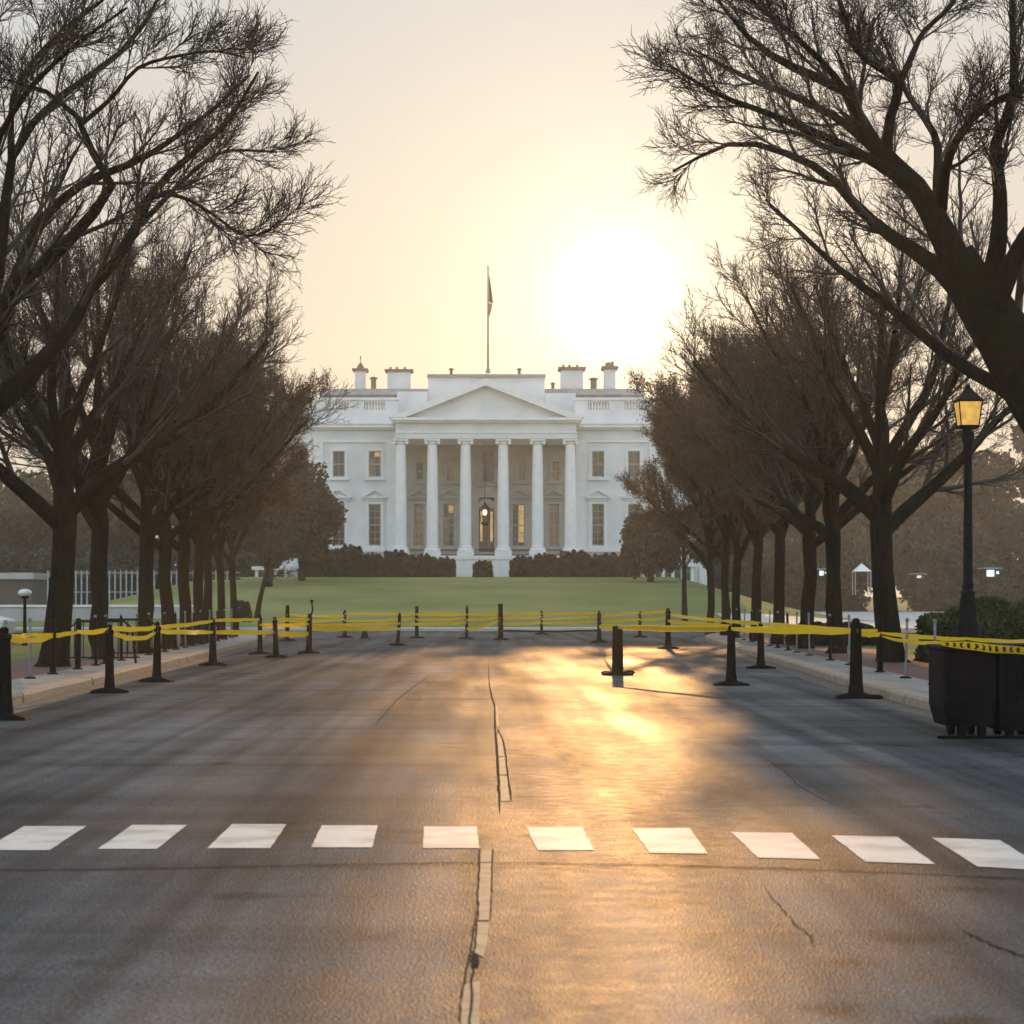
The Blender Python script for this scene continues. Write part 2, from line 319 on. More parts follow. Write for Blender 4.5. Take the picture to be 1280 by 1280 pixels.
# ------------------------------------------------------------------ terrain, road, kerbs
xs = sorted(set([-2500, -1200, -500, -250, -120, -80, -60] + [round(-50 + i * 1.5, 2) for i in range(68)] + [60, 80, 120, 250, 500, 1200, 2500]))
ys = sorted(set([-60, -20, 0, 40, 80, 93, 95, 97] + [97 + i * 2.5 for i in range(70)] + [300, 380, 600, 1200, 3000]))
V = [(x, y, hterr(x, y)) for y in ys for x in xs]; nx = len(xs)
Fc = [(j * nx + i, j * nx + i + 1, (j + 1) * nx + i + 1, (j + 1) * nx + i) for j in range(len(ys) - 1) for i in range(nx - 1)]
tag(link('lawn_ground', np_mesh('lawn_ground', V, Fc, True), M['grass']), kind='structure')

KR = [(-4, 9.0), (5, 8.7), (13, 8.0), (18, 7.25), (21.5, 6.65), (24.5, 6.12), (28, 5.98), (34, 6.2), (43, 6.6), (62, 7.4), (72, 7.9), (78, 8.5), (82, 9.4), (85, 11), (86.5, 13.5), (87, 17), (87, 60)]
KL = [(-4, 5.8), (3, 6.0), (15, 6.35), (28, 6.7), (45, 7.2), (62, 7.75), (72, 8.15), (78, 8.7), (82, 9.6), (85, 11.2), (86.5, 13.7), (87, 17), (87, 60)]
def smooth(pts, n=6):
    """Catmull-Rom"""
    p = [np.array(a, float) for a in pts]; p = [2 * p[0] - p[1]] + p + [2 * p[-1] - p[-2]]; o = []
    for i in range(1, len(p) - 2):
        for k in range(n):
            t = k / n; o.append(.5 * ((2 * p[i]) + (-p[i - 1] + p[i + 1]) * t + (2 * p[i - 1] - 5 * p[i] + 4 * p[i + 1] - p[i + 2]) * t * t + (-p[i - 1] + 3 * p[i] - 3 * p[i + 1] + p[i + 2]) * t ** 3))
    o.append(p[-2]); return np.array(o)
# road sheet: one polygon strip (avenue plus the cross street it meets)
rd = MB()
yy = [-6, 3, 6, 10, 14, 20, 30, 40, 50, 60, 70, 80, 99]
for a, b_ in zip(yy[:-1], yy[1:]): rd.add([(-61, a, 0), (61, a, 0), (61, b_, 0), (-61, b_, 0)], [(0, 1, 2, 3)])
tag(rd.build('road', M['asphalt']), kind='structure')
def sweep_side(sgn, K_):
    C = smooth([(sgn * x, y) for y, x in K_], 5)
    T = np.gradient(C, axis=0); T /= np.linalg.norm(T, axis=1)[:, None]; Nn = np.stack([T[:, 1], -T[:, 0]], 1) * sgn     # outward
    def off(d): return C + Nn * d
    def strip(name, d0, d1, z0, z1, mat, face=False):
        A, B = off(d0), off(d1); n = len(C)
        V = [(a[0], a[1], z0) for a in A] + [(b[0], b[1], z1) for b in B]
        m = MB(); m.add(V, [(i, i + 1, n + i + 1, n + i) for i in range(n - 1)]); return m
    # kerb stones with joints
    L = np.concatenate([[0], np.cumsum(np.linalg.norm(np.diff(C, axis=0), axis=1))])
    kb = MB(); stone = 1.5; s0 = 0
    def at(s, d):
        i = min(max(np.searchsorted(L, s) - 1, 0), len(C) - 2); t = (s - L[i]) / (L[i + 1] - L[i]); c = C[i] * (1 - t) + C[i + 1] * t; nn = Nn[i] * (1 - t) + Nn[i + 1] * t; nn = nn / np.linalg.norm(nn); return c + nn * d
    rr = random.Random(7)
    while s0 < min(L[-1], 150) - stone:
        j = rr.uniform(-.012, .012); dz = rr.uniform(-.006, .006); sub = 3
        for q in range(sub):
            sa = s0 + .012 * (q == 0) + stone * q / sub; sb = s0 + stone * (q + 1) / sub - .012 * (q == sub - 1)
            a0, a1, b0, b1 = at(sa, j), at(sb, j), at(sa, .30), at(sb, .30); c0, c1 = at(sa, .03 + j), at(sb, .03 + j)
            kb.add([(*a0, -.02), (*a1, -.02), (*a0, .115 + dz), (*a1, .115 + dz), (*c0, .15 + dz), (*c1, .15 + dz), (*b0, .152 + dz), (*b1, .152 + dz)],
                   [(0, 1, 3, 2), (2, 3, 5, 4), (4, 5, 7, 6)] + ([(0, 2, 4, 6)] if q == 0 else []) + ([(1, 3, 5, 7)] if q == sub - 1 else []))
        s0 += stone
    tag(kb.build('kerb', M['granite']), kind='structure')
    g = strip('gutter', -.42, .02, .004, .004, None); tag(g.build('gutter', M['gutter']), kind='structure')
    g = strip('pavement', .29, 1.2, .142, .146, None); tag(g.build('pavement', M['concrete']), kind='structure')
    g = strip('brick_paving', 1.2, 3.6, .140, .140, None)
    tag(g.build('brick_paving', M['brick']), kind='structure')
for sg, K_ in ((1, KR), (-1, KL)): sweep_side(sg, K_)
# grass verge behind the brick on both sides
def xr(y, K_): return float(np.interp(y, [k[0] for k in K_], [k[1] for k in K_]))
for sg, K_ in ((1, KR), (-1, KL)):
    m = MB(); yv = [-4, 10, 20, 30, 40, 50, 60, 70, 76, 81]
    for a, b_ in zip(yv[:-1], yv[1:]):
        m.add([(sg * (xr(a, K_) + 3.0), a, .13), (sg * 90, a, .13), (sg * 90, b_, .13), (sg * (xr(b_, K_) + 3.0), b_, .13)], [(0, 1, 2, 3)])
    tag(m.build('grass_verge', M['grass']), kind='structure')
# far pavement across the cross street, and the pale plazas either side of the lawn
m = MB(); m.box(-60, 60, 97.2, 100.4, -.2, .13); tag(m.build('far_pavement', M['pale']), kind='structure')
for nm, x0, x1, y0, y1, dz in (('plaza', 13.2, 60, 100.5, 116, .05), ('plaza', 24, 60, 116.1, 190, .05), ('plaza', -70, -32, 118, 150, .05)):
    gx = np.linspace(x0, x1, 20); gy = np.linspace(y0, y1, 24)
    V = [(x, y, hterr(x, y) + dz) for y in gy for x in gx]
    Fc = [(j * 20 + i, j * 20 + i + 1, (j + 1) * 20 + i + 1, (j + 1) * 20 + i) for j in range(23) for i in range(19)]
    tag(link(nm, np_mesh(nm, V, Fc, True), M['pale']), kind='structure')

# painted crosswalk (pixel corners on the ground become real metres)
def G(px, py, z=0.0):
    Y = DY(py, z); return (PX(px, Y), Y, z)
stripes = [(-110, 1033, -14, 1033, -60, 1064, -172, 1064), (30, 1032.5, 108, 1032.5, 62, 1062.5, -22, 1062.5), (165, 1031, 234, 1031, 196, 1061, 122, 1061), (290, 1030, 358, 1030, 338, 1060, 259, 1060),
           (402, 1031.5, 472, 1031.5, 465, 1059, 389, 1059), (530, 1033, 596, 1033, 599, 1060, 529, 1060), (658, 1034, 728, 1034, 743, 1062.5, 672, 1062.5),
           (790, 1035, 862, 1035, 885, 1067, 812, 1066), (914, 1040, 990, 1041, 1026, 1074, 948, 1072), (1039, 1044, 1122, 1046, 1169, 1080, 1082, 1077),
           (1165, 1047, 1250, 1050, 1310, 1088, 1222, 1083)]
ords = ['left-hand end', 'second from the left', 'third from the left', 'fourth from the left', 'fifth from the left', 'just left of the centre line', 'just right of the centre line', 'in the brightest sun glare', 'second right of the glare', 'second from the right edge', 'right-hand end']
for i, q in enumerate(stripes):
    c = [Vector(G(q[k], q[k + 1], .004)) for k in (0, 2, 4, 6)]
    rr = random.Random(i); edge = []
    for a, b_ in zip(c, c[1:] + c[:1]):
        for k in range(10):
            t = k / 10; e = a.lerp(b_, t); edge.append((e.x + rr.uniform(-.003, .003) * (k > 0), e.y + rr.uniform(-.004, .004) * (k > 0), .004))
    m = MB(); m.add(edge, [tuple(range(len(edge)))]); o = m.build('crosswalk_stripe', M['stripe'])
    tag(o, 'white painted crosswalk stripe, ' + ords[i], None, 'crosswalk stripes', 'structure')
def road_line(pts, w, mat, z=.004, name='road_crack', jit=.01, seed=1, n=9, taper=False):
    rr = random.Random(seed); C = smooth([G(a, b_)[:2] for a, b_ in pts], n); L_ = []; R_ = []
    T = np.gradient(C, axis=0); T /= np.linalg.norm(T, axis=1)[:, None]
    for i, (c, t) in enumerate(zip(C, T)):
        nn = np.array([t[1], -t[0]]); e = min(1, 4 * i / len(C), 4 * (len(C) - 1 - i) / len(C)) if taper else 1
        j = rr.uniform(-jit, jit); wl = w / 2 * e * rr.uniform(.6, 1.3); wr = w / 2 * e * rr.uniform(.6, 1.3)
        L_.append((*(c + nn * (j - wl)), z)); R_.append((*(c + nn * (j + wr)), z))
    m = MB(); k = len(C); m.add(L_ + R_, [(i, i + 1, k + i + 1, k + i) for i in range(k - 1)])
    return tag(m.build(name, mat), kind='structure')
C_ = M['crack']
road_line([(-60, 1089), (150, 1087), (400, 1082), (640, 1079), (900, 1084), (1100, 1091), (1340, 1102)], .024, C_, .005, jit=.012, seed=2, n=26)
road_line([(611, 815), (611, 845), (614, 868), (618, 882), (619, 910), (622, 950), (624, 1000), (625, 1022)], .022, C_, .008, jit=.003, seed=3, n=12, taper=True)
road_line([(622, 912), (630, 930), (634, 965), (639, 1001)], .014, C_, .008, jit=.003, seed=4, n=10)
road_line([(505, 875), (560, 874.3), (620, 874.5)], .05, C_, .005, seed=5)
road_line([(620, 875), (760, 878), (900, 884)], .03, C_, .005, seed=15)
road_line([(470, 905), (500, 872), (535, 846)], .010, C_, .006, seed=6)
road_line([(1195, 1161), (1225, 1175), (1262, 1190), (1300, 1203)], .016, C_, .005, seed=7, taper=True)
road_line([(940, 940), (975, 960), (1010, 990), (1100, 1030)], .007, C_, .004, seed=8, n=14, taper=True)
road_line([(950, 1100), (975, 1135), (1010, 1170), (1020, 1190)], .006, C_, .004, seed=18, n=14, taper=True)
road_line([(600, 1062), (598, 1110), (597, 1150), (592, 1200), (586, 1300)], .009, C_, .006, seed=9, n=10, jit=.004)
road_line([(616, 1062), (615, 1110), (613, 1150)], .006, C_, .006, jit=.002, seed=10, n=8)
road_line([(575, 1300), (578, 1240), (590, 1180), (596, 1130)], .008, C_, .0062, jit=.003, seed=11, n=10, taper=True)
def slab(pts, z=.004, name='worn_centre_marking', mat=None):
    m = MB(); m.add([G(a, b_, z) for a, b_ in pts], [tuple(range(len(pts)))]); return tag(m.build(name, mat or M['yellowed']), kind='structure')
slab([(619, 882), (622, 882), (624, 908), (620.5, 908)]); slab([(621.5, 918), (626, 914), (630, 945), (623, 945)])
slab([(623.5, 947), (630, 947), (634, 968), (624, 968)]); slab([(625, 970), (634, 970), (638, 1001), (626, 1001)])
slab([(602, 1062), (614, 1062), (612, 1150), (597, 1150), (598, 1106)]); slab([(596, 1152), (611, 1152), (609, 1180), (604, 1196), (588, 1188)]); slab([(577, 1232), (600, 1226), (599, 1300), (573, 1300)])
# thin dark patch in the carriageway
slab([(588, 1194), (598, 1192), (599, 1206), (590, 1208)], .007, 'tar_spot', M['crack'])

# ------------------------------------------------------------------ the white mansion
YH, YP = 170.0, 164.0           # main wall plane, portico column plane
house = empty('mansion', (PX(608, YH), YH, 3.2))
tag(house, 'large white neoclassical mansion with a six-column pedimented portico at the end of the avenue', 'mansion')
HO = Vector(house.location)
def hm(): return MB(HO)
def wallgrid(mb, xa, xb, za, zb, y, holes, depth=.35):
    X_ = sorted(set([xa, xb] + [h for o in holes for h in o[:2]])); Z_ = sorted(set([za, zb] + [h for o in holes for h in o[2:]]))
    for i in range(len(X_) - 1):
        for j in range(len(Z_) - 1):
            cx, cz = (X_[i] + X_[i + 1]) / 2, (Z_[j] + Z_[j + 1]) / 2
            if any(o[0] < cx < o[1] and o[2] < cz < o[3] for o in holes): continue
            mb.add([(X_[i], y, Z_[j]), (X_[i + 1], y, Z_[j]), (X_[i + 1], y, Z_[j + 1]), (X_[i], y, Z_[j + 1])], [(0, 1, 2, 3)])
    for a, b_, c, d in holes:
        for (p, q) in (((a, c), (b_, c)), ((b_, c), (b_, d)), ((b_, d), (a, d)), ((a, d), (a, c))):
            mb.add([(p[0], y, p[1]), (q[0], y, q[1]), (q[0], y + depth, q[1]), (p[0], y + depth, p[1])], [(0, 1, 2, 3)])
CXP = 608
def sym(l): return l + [(2 * CXP - b_, 2 * CXP - a, c, d) for a, b_, c, d in l]
up = sym([(416, 431, 564, 596), (461, 476, 564, 596), (371, 386, 564, 596)])
lo = sym([(416, 431, 630, 682), (461, 476, 630, 682), (371, 386, 630, 682)])
hol = lambda L_, Y: [(PX(a, Y), PX(b_, Y), PZ(d, Y), PZ(c, Y)) for a, b_, c, d in L_]
x0, x1 = PX(332, YH), PX(884, YH); xw0, xw1 = PX(495, YH), PX(721, YH)
ztop = PZ(531, YH)
w = hm()
HW = hol(up, YH) + hol(lo, YH)
wallgrid(w, x0, xw0, 1.5, ztop, YH, [h for h in HW if h[1] < 0])
wallgrid(w, xw1, x1, 1.5, ztop, YH, [h for h in HW if h[0] > 0])
w.add([(x0, YH, 1.5), (x0, YH + 24, 1.5), (x0, YH + 24, ztop), (x0, YH, ztop)], [(0, 1, 2, 3)])
w.add([(x1, YH, 1.5), (x1, YH + 24, 1.5), (x1, YH + 24, ztop), (x1, YH, ztop)], [(0, 1, 2, 3)])
w.add([(x0, YH + 24, 1.5), (x1, YH + 24, 1.5), (x1, YH + 24, ztop), (x0, YH + 24, ztop)], [(0, 1, 2, 3)])
w.add([(x0, YH, ztop - .002), (x1, YH, ztop - .002), (x1, YH + 24, ztop - .002), (x0, YH + 24, ztop - .002)], [(0, 1, 2, 3)])
w.build('wall', M['white'], house)
# portico back wall (slightly recessed, in the shade)
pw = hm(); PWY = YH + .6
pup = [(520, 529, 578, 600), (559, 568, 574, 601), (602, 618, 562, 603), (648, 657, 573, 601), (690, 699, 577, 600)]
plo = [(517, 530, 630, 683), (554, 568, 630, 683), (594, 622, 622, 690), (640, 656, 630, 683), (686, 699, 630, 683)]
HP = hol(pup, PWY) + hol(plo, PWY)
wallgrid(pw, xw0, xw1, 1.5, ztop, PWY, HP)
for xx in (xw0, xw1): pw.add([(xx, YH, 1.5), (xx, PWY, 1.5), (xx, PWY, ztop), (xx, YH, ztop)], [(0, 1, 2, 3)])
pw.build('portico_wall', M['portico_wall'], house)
def window(h, y, lit=None, cols=2, rows=2, name='window'):
    a, b_, c, d = h; t = .09; f = hm()
    f.box(a, a + t, y + .20, y + .30, c, d); f.box(b_ - t, b_, y + .20, y + .30, c, d)
    f.box(a + t, b_ - t, y + .20, y + .30, d - t, d); f.box(a + t, b_ - t, y + .20, y + .30, c, c + t)
    for k in range(1, rows): zc = c + (d - c) * k / rows; f.box(a + t, b_ - t, y + .215, y + .285, zc - (.05 if 2 * k == rows else .02), zc + (.05 if 2 * k == rows else .02))
    for k in range(1, cols): xc = a + (b_ - a) * k / cols; f.box(xc - .02, xc + .02, y + .222, y + .278, c + t, d - t)
    o = f.build(name, M['frame'], house)
    p = hm(); p.box(a, b_, y + .34, y + .36, c, d); p.build('pane', M[lit] if lit == 'dim_window' else M['pane'], o)
    if lit == 'strip':
        p = hm(); p.box(a + (b_ - a) * .52, b_ - t * .8, y + .31, y + .33, c + (d - c) * .1, d - t); p.build('lit_gap', M['lit_window'], o)
    if lit == 'top':
        p = hm(); p.box(a + (b_ - a) * .45, b_ - t, y + .31, y + .33, c + (d - c) * .80, d - t); p.build('lit_gap', M['lit_window'], o)
        p = hm(); p.box(a + t, a + (b_ - a) * .4, y + .31, y + .33, c + t, c + (d - c) * .7); p.build('drape', M['dim_window'], o)
def surround(h, y, ped=False, mat='white_trim'):
    a, b_, c, d = h; s = hm(); g = .24
    s.box(a - g, a - .003, y - .07, y + .1, c - .05, d + g); s.box(b_ + .003, b_ + g, y - .07, y + .1, c - .05, d + g); s.box(a - .003, b_ + .003, y - .07, y + .1, d + .003, d + g)
    s.box(a - g - .12, b_ + g + .12, y - .22, y + .05, c - .30, c - .05)
    if ped:
        zb = d + .50; xa, xb = a - .62, b_ + .62; xm = (a + b_) / 2
        s.box(xa, xb, y - .32, y + .05, zb, zb + .13); s.box(xa + .15, xb - .15, y - .12, y + .05, zb - .22, zb)
        s.prism([(xa, zb + .13), (xa + .30, zb + .133), (xm, zb + .62), (xb - .30, zb + .133), (xb, zb + .13), (xm, zb + .80)], y - .34, y + .05)
        s.prism([(xa + .3, zb + .132), (xb - .3, zb + .132), (xm, zb + .62)], y - .10, y + .05)
    s.build('window_surround', M[mat], house)
for h in hol(up, YH): window(h, YH, 'top' if abs(h[0] - PX(461, YH)) < .1 else None, 2, 2); surround(h, YH)
for h in hol(lo, YH): window(h, YH, None, 2, 6); surround(h, YH, True)
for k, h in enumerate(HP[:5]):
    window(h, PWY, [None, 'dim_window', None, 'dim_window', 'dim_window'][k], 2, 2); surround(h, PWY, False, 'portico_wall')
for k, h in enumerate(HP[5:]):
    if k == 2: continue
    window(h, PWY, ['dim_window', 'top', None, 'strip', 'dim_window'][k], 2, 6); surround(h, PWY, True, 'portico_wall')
# door
a, b_, c, d = HP[7]; dr = hm(); dm = (a + b_) / 2
dr.box(a, a + .3, PWY - .05, PWY + .3, c, d); dr.box(b_ - .3, b_, PWY - .05, PWY + .3, c, d); dr.box(a + .3, b_ - .3, PWY - .05, PWY + .3, d - .9, d - .6); dr.prism([(a + .3 + (b_ - a - .6) * (.5 - .5 * math.cos(math.pi * i / 12)), d - .58 + .5 * math.sin(math.pi * i / 12)) for i in range(13)], PWY + .02, PWY + .1)
do = dr.build('door', M['portico_wall'], house)
p = hm(); p.box(a + .32, dm - .02, PWY + .12, PWY + .2, c, d - .9); p.box(dm + .02, b_ - .32, PWY + .12, PWY + .2, c, d - .9); p.build('door_leaf', M['dark_cap'], do)
p = hm(); p.box(a + .42, a + .62, PWY + .09, PWY + .11, c + .9, d - 1.2); p.box(b_ - .62, b_ - .42, PWY + .09, PWY + .11, c + .9, d - 1.2); p.build('side_light', M['lit_window'], do)
# string courses, cornice, parapet, balustrades
for xa, xb in ((x0 - .1, xw0 - .05), (xw1 + .05, x1 + .1)):
    t = hm(); t.box(xa, xb, YH - .30, YH + .02, PZ(690, YH), PZ(686, YH)); t.build('sill_course', M['white_trim'], house)
    t = hm(); t.box(xa, xb, YH - .12, YH + .02, PZ(553, YH), PZ(550, YH)); t.build('string_course', M['white_trim'], house); t = hm()
    t.box(xa - .1, xb + .0, YH - .28, YH + .3, PZ(537.5, YH), PZ(535, YH)); t.box(xa - .3, xb, YH - .62, YH + .5, PZ(535, YH), PZ(531, YH)); t.box(xa - .35, xb, YH - .72, YH + .5, PZ(531, YH), PZ(528.5, YH)); t.build('cornice', M['white_trim'], house)
# pilasters at the ends of the façade
for px in (398, 490, 726, 818, 336, 880): t = hm(); t.box(PX(px, YH) - .42, PX(px, YH) + .42, YH - .12, YH + .02, 1.5, PZ(553, YH)); t.build('pilaster', M['white_trim'], house)
zb0, zb1 = PZ(528.5, YH), PZ(500, YH)
bal = sym([(362, 388, 502, 512), (409, 435, 502, 512), (455, 481, 502, 512)])
HB = hol(bal, YH)
for side in (-1, 1):
    pb = hm(); xa, xb = (x0, PX(497, YH)) if side < 0 else (PX(719, YH), x1)
    wallgrid(pb, xa, xb, zb0, zb1, YH + .05, [h for h in HB if (h[0] < 0) == (side < 0)], .35)
    wallgrid(pb, xa, xb, zb0, zb1, YH + .42, [h for h in HB if (h[0] < 0) == (side < 0)], .01)
    pb.box(xa - .1, xb + .1, YH - .1, YH + .6, zb1, PZ(497, YH))
    pb.add([(xa if side < 0 else xb, YH + .05, zb0), (xa if side < 0 else xb, YH + 23, zb0), (xa if side < 0 else xb, YH + 23, zb1), (xa if side < 0 else xb, YH + .05, zb1)], [(0, 1, 2, 3)])
    pb.build('parapet', M['white'], house)
for h in HB:
    bb = hm(); nb = 7
    for k in range(nb):
        xc = h[0] + (h[1] - h[0]) * (k + .5) / nb; q = h[3] - h[2]
        bb.lathe(xc, YH + .25, [(.06, h[2]), (.10, h[2] + q * .3), (.05, h[2] + q * .7), (.07, h[3])], 8)
    bb.build('balustrade', M['white_trim'], house)
# attic roofs (set back), raised centre block
YA = YH + 7
for a, b_ in ((401, 535), (681, 805)):
    r = hm(); xa, xb = PX(a, YA), PX(b_, YA); r.box(xa, xb, YA, YA + 11, ztop, PZ(494, YA)); r.frustum((xa + xb) / 2, YA + 5.5, PZ(494, YA), PZ(485, YA), (xb - xa) / 2 + .15, 5.8, (xb - xa) / 2 - .05, 4.9); r.build('roof', M['roof'], house)
YC = YH + 3
r = hm(); r.box(PX(535, YC), PX(681, YC), YC, YC + 12, ztop, PZ(471.5, YC)); r.build('attic_block', M['white'], house); r = hm(); r.box(PX(497, YC), PX(534.8, YC), YC - 1, YC + 11, ztop, PZ(491, YC)); r.build('attic_block', M['white'], house); r = hm(); r.box(PX(681.2, YC), PX(719, YC), YC - 1, YC + 11, ztop, PZ(493, YC))
r.build('attic_block', M['white'], house)
r = hm(); r.box(PX(534, YC), PX(682, YC), YC - .25, YC + 12.2, PZ(471.5, YC), PZ(468, YC)); r.box(PX(562, YC), PX(651, YC), YC + 1, YC + 9, PZ(468, YC), PZ(466, YC))
r.build('attic_coping', M['roof'], house)
for a, b_, t0, cap, fin in ((442, 455, 461, 458, 1), (483, 512, 462, 459, 0), (702, 730, 460, 456, 0), (757, 771, 459, 455, 2)):
    xa, xb = PX(a, YA), PX(b_, YA); c = hm(); c.box(xa, xb, YA + 1.6, YA + 3.2, PZ(490, YA), PZ(t0, YA)); co = c.build('chimney', M['white'], house)
    c = hm(); c.box(xa - .15, xb + .15, YA + 1.45, YA + 3.35, PZ(t0, YA), PZ(t0 - 1, YA)); c.box(xa - .24, xb + .24, YA + 1.35, YA + 3.45, PZ(t0 - 1, YA), PZ(cap, YA)); c.build('chimney_cap', M['dark_cap'], co)
    c = hm(); xm = (xa + xb) / 2; z = PZ(cap, YA)
    if fin == 1: c.lathe(xm, YA + 2.4, [(.30, z), (.32, z + .25), (.14, z + .5), (.04, z + .65), (.04, z + 1.0), (.08, z + 1.08), (.02, z + 1.25)], 10)
    elif fin == 2: c.lathe(xm - .1, YA + 2.4, [(.34, z), (.30, z + .35), (.1, z + .45)], 10); c.build('chimney_pot', M['dark_cap'], co); c = hm(); c.lathe(xm + .25, YA + 2.4, [(.14, z), (.14, z + .5)], 8)
    else:
        for q in (.12, .4, .75): c = hm(); c.lathe(xa + (xb - xa) * q, YA + 2.4, [(.12, z), (.10, z + .3)], 8); (c.build('chimney_pot', M['dark_cap'], co) if q < .7 else None)
    c.build('chimney_pot', M['dark_cap'], co)
# small rooftop vents
for px, py, s_ in ((467, 474, 5), (564, 463, 3), (649, 463, 3), (742, 475, 6), (351, 490, 3), (691, 481, 3), (797, 482, 3)):
    v = hm(); Yv = YA + 1; v.lathe(PX(px, Yv), Yv, [(s_ * .05, PZ(497, Yv) if py > 470 else PZ(469, Yv)), (s_ * .05, PZ(py, Yv)), (s_ * .09, PZ(py - 1, Yv)), (s_ * .03, PZ(py - 3, Yv))], 8); v.build('roof_vent', M['dark_cap'], house)
# portico: entablature, pediment
e = hm(); xa, xb = PX(494, YP), PX(721, YP); yf = YP - .55
e.box(xa, xb, yf, YH + .5, PZ(549, YP), PZ(541, YP)); e.box(xa + .06, xb - .06, yf + .06, YH + .5, PZ(541, YP), PZ(529, YP))
e.build('entablature', M['white'], house)
e = hm(); e.box(xa - .25, xb + .25, yf - .3, YH + .4, PZ(529, YP), PZ(526.5, YP)); e.box(PX(489, YP), PX(727, YP), yf - .55, YH + .4, PZ(526.5, YP), PZ(523, YP)); e.box(xa - .06, xb + .06, yf - .07, YH + .4, PZ(542, YP), PZ(540.6, YP))
zp = PZ(523, YP); xL, xR, xM, zA = PX(487, YP), PX(729, YP), PX(607, YP), PZ(475, YP)
th = .55
e.prism([(xL, zp + .003), (xL + 1.35, zp + .003), (xM, zA - th), (xM, zA)], yf - .58, YH + .4)
e.prism([(xR, zp + .003), (xM, zA), (xM, zA - th), (xR - 1.35, zp + .003)], yf - .58, YH + .4)
e.build('pediment_cornice', M['white_trim'], house)
e = hm(); e.prism([(xL + 1.3, zp + .002), (xR - 1.3, zp + .002), (xM, zA - th)], yf + .12, YH + .3); e.build('tympanum', M['white'], house)
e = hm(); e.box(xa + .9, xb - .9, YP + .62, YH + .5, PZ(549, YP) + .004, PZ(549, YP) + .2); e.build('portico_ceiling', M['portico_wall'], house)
# columns
zc0, zc1 = PZ(695, YP), PZ(549.5, YP)
for px in (501, 540.5, 582, 629, 672, 713):
    cx = PX(px, YP); c = hm(); r0 = .48; sh0, sh1 = PZ(683, YP), PZ(556, YP)
    c.lathe(cx, YP, [(r0, sh0), (r0 * 1.0, sh0 + (sh1 - sh0) * .3), (r0 * .93, sh0 + (sh1 - sh0) * .7), (r0 * .84, sh1)], 24)
    co = c.build('column', M['white_trim'], house, smooth=True)
    c = hm(); c.lathe(cx, YP, [(.42, sh1), (.50, sh1 + .1), (.46, sh1 + .16), (.56, zc1 - .16)], 24)
    for sx in (-1, 1):
        for k in range(2): c.tube([(cx + sx * .50, YP - .45 + k * .6, zc1 - .25), (cx + sx * .50, YP - .15 + k * .6, zc1 - .25)], .15, 12)
    c.box(cx - .64, cx + .64, YP - .56, YP + .56, zc1 - .13, zc1); c.build('capital', M['white_trim'], co)
    c = hm(); c.box(cx - .68, cx + .68, YP - .66, YP + .66, zc0, zc0 + .38); c.lathe(cx, YP, [(.66, zc0 + .38), (.68, zc0 + .5), (.56, zc0 + .62), (.58, sh0 - .05), (.49, sh0)], 20); c.build('column_base', M['white_trim'], co)
# podium with piers and arched openings behind bushes
pz = PZ(695, YP); c = hm(); c.box(xa - .3, xb + .3, YP - .72, YH + .58, 1.5, pz - .002); c.build('podium', M['white'], house)
for px in (501, 540.5, 582, 629, 672, 713):
    c = hm(); cx = PX(px, YP); c.box(cx - .74, cx + .74, YP - 1.0, YP - .722, 1.5, pz - .05); c.build('podium_pier', M['white_trim'], house)
c = hm()
for a, b_ in ((501, 540.5), (540.5, 582), (582, 629), (629, 672), (672, 713)):
    xa_, xb_ = PX(a, YP) + .74, PX(b_, YP) - .74; n = 10; q = []
    zt = pz - .35; xm_ = (xa_ + xb_) / 2; rr_ = (xb_ - xa_) / 2
    poly = [(xa_, zt + .05), (xb_, zt + .05)] + [(xm_ + rr_ * math.cos(math.pi * i / n), zt - .75 + .62 * math.sin(math.pi * i / n)) for i in range(n + 1)]
    c.prism(poly, YP - .98, YP - .724)
c.box(xa - .35, xb + .35, YP - 1.08, YP - .722, pz - .30, pz - .05)
c.build('podium_arcade', M['white_trim'], house)
# portico railing
for a, b_ in ((501, 540.5), (540.5, 582), (582, 629), (629, 672), (672, 713)):
    c = hm(); xa_, xb_ = PX(a, YP) + .69, PX(b_, YP) - .69; c.tube([(xa_, YP, pz + .52), (xb_, YP, pz + .52)], .035, 6); c.tube([(xa_, YP, pz + .1), (xb_, YP, pz + .1)], .03, 6)
    n = int((xb_ - xa_) / .16)
    for k in range(1, n): x = xa_ + (xb_ - xa_) * k / n; c.tube([(x, YP, pz + .1), (x, YP, pz + .52)], .014, 5)
    c.build('railing', M['iron'], house)
# hanging lantern (a thing of its own)
YLN = YP + 2.2; lx, lz = PX(606, YLN), PZ(655, YLN)
ln = empty('hanging_lantern', (lx, YLN, lz)); tag(ln, 'lit black lantern hanging on a long chain in the middle of the mansion portico', 'lantern')
o_ = ln.location
c = MB(o_); c.tube([(lx, YLN, lz + 1.75), (lx, YLN, PZ(549, YLN))], .03, 6); c.build('chain', M['iron'], ln)
c = MB(o_)
for i in range(6):
    a = math.pi / 3 * i; c.tube([(lx + .33 * math.cos(a), YLN + .33 * math.sin(a), lz + .15), (lx + .42 * math.cos(a), YLN + .42 * math.sin(a), lz + 1.2)], .03, 5)
c.lathe(lx, YLN, [(.10, lz - .2), (.33, lz + .02), (.36, lz + .15)], 12); c.lathe(lx, YLN, [(.46, lz + 1.2), (.44, lz + 1.3), (.12, lz + 1.62), (.05, lz + 1.8)], 12); c.build('cage', M['iron'], ln)
c = MB(o_); c.sphere((lx, YLN - .05, lz + .95), .24); c.build('bulb', M['bulb'], ln, True)
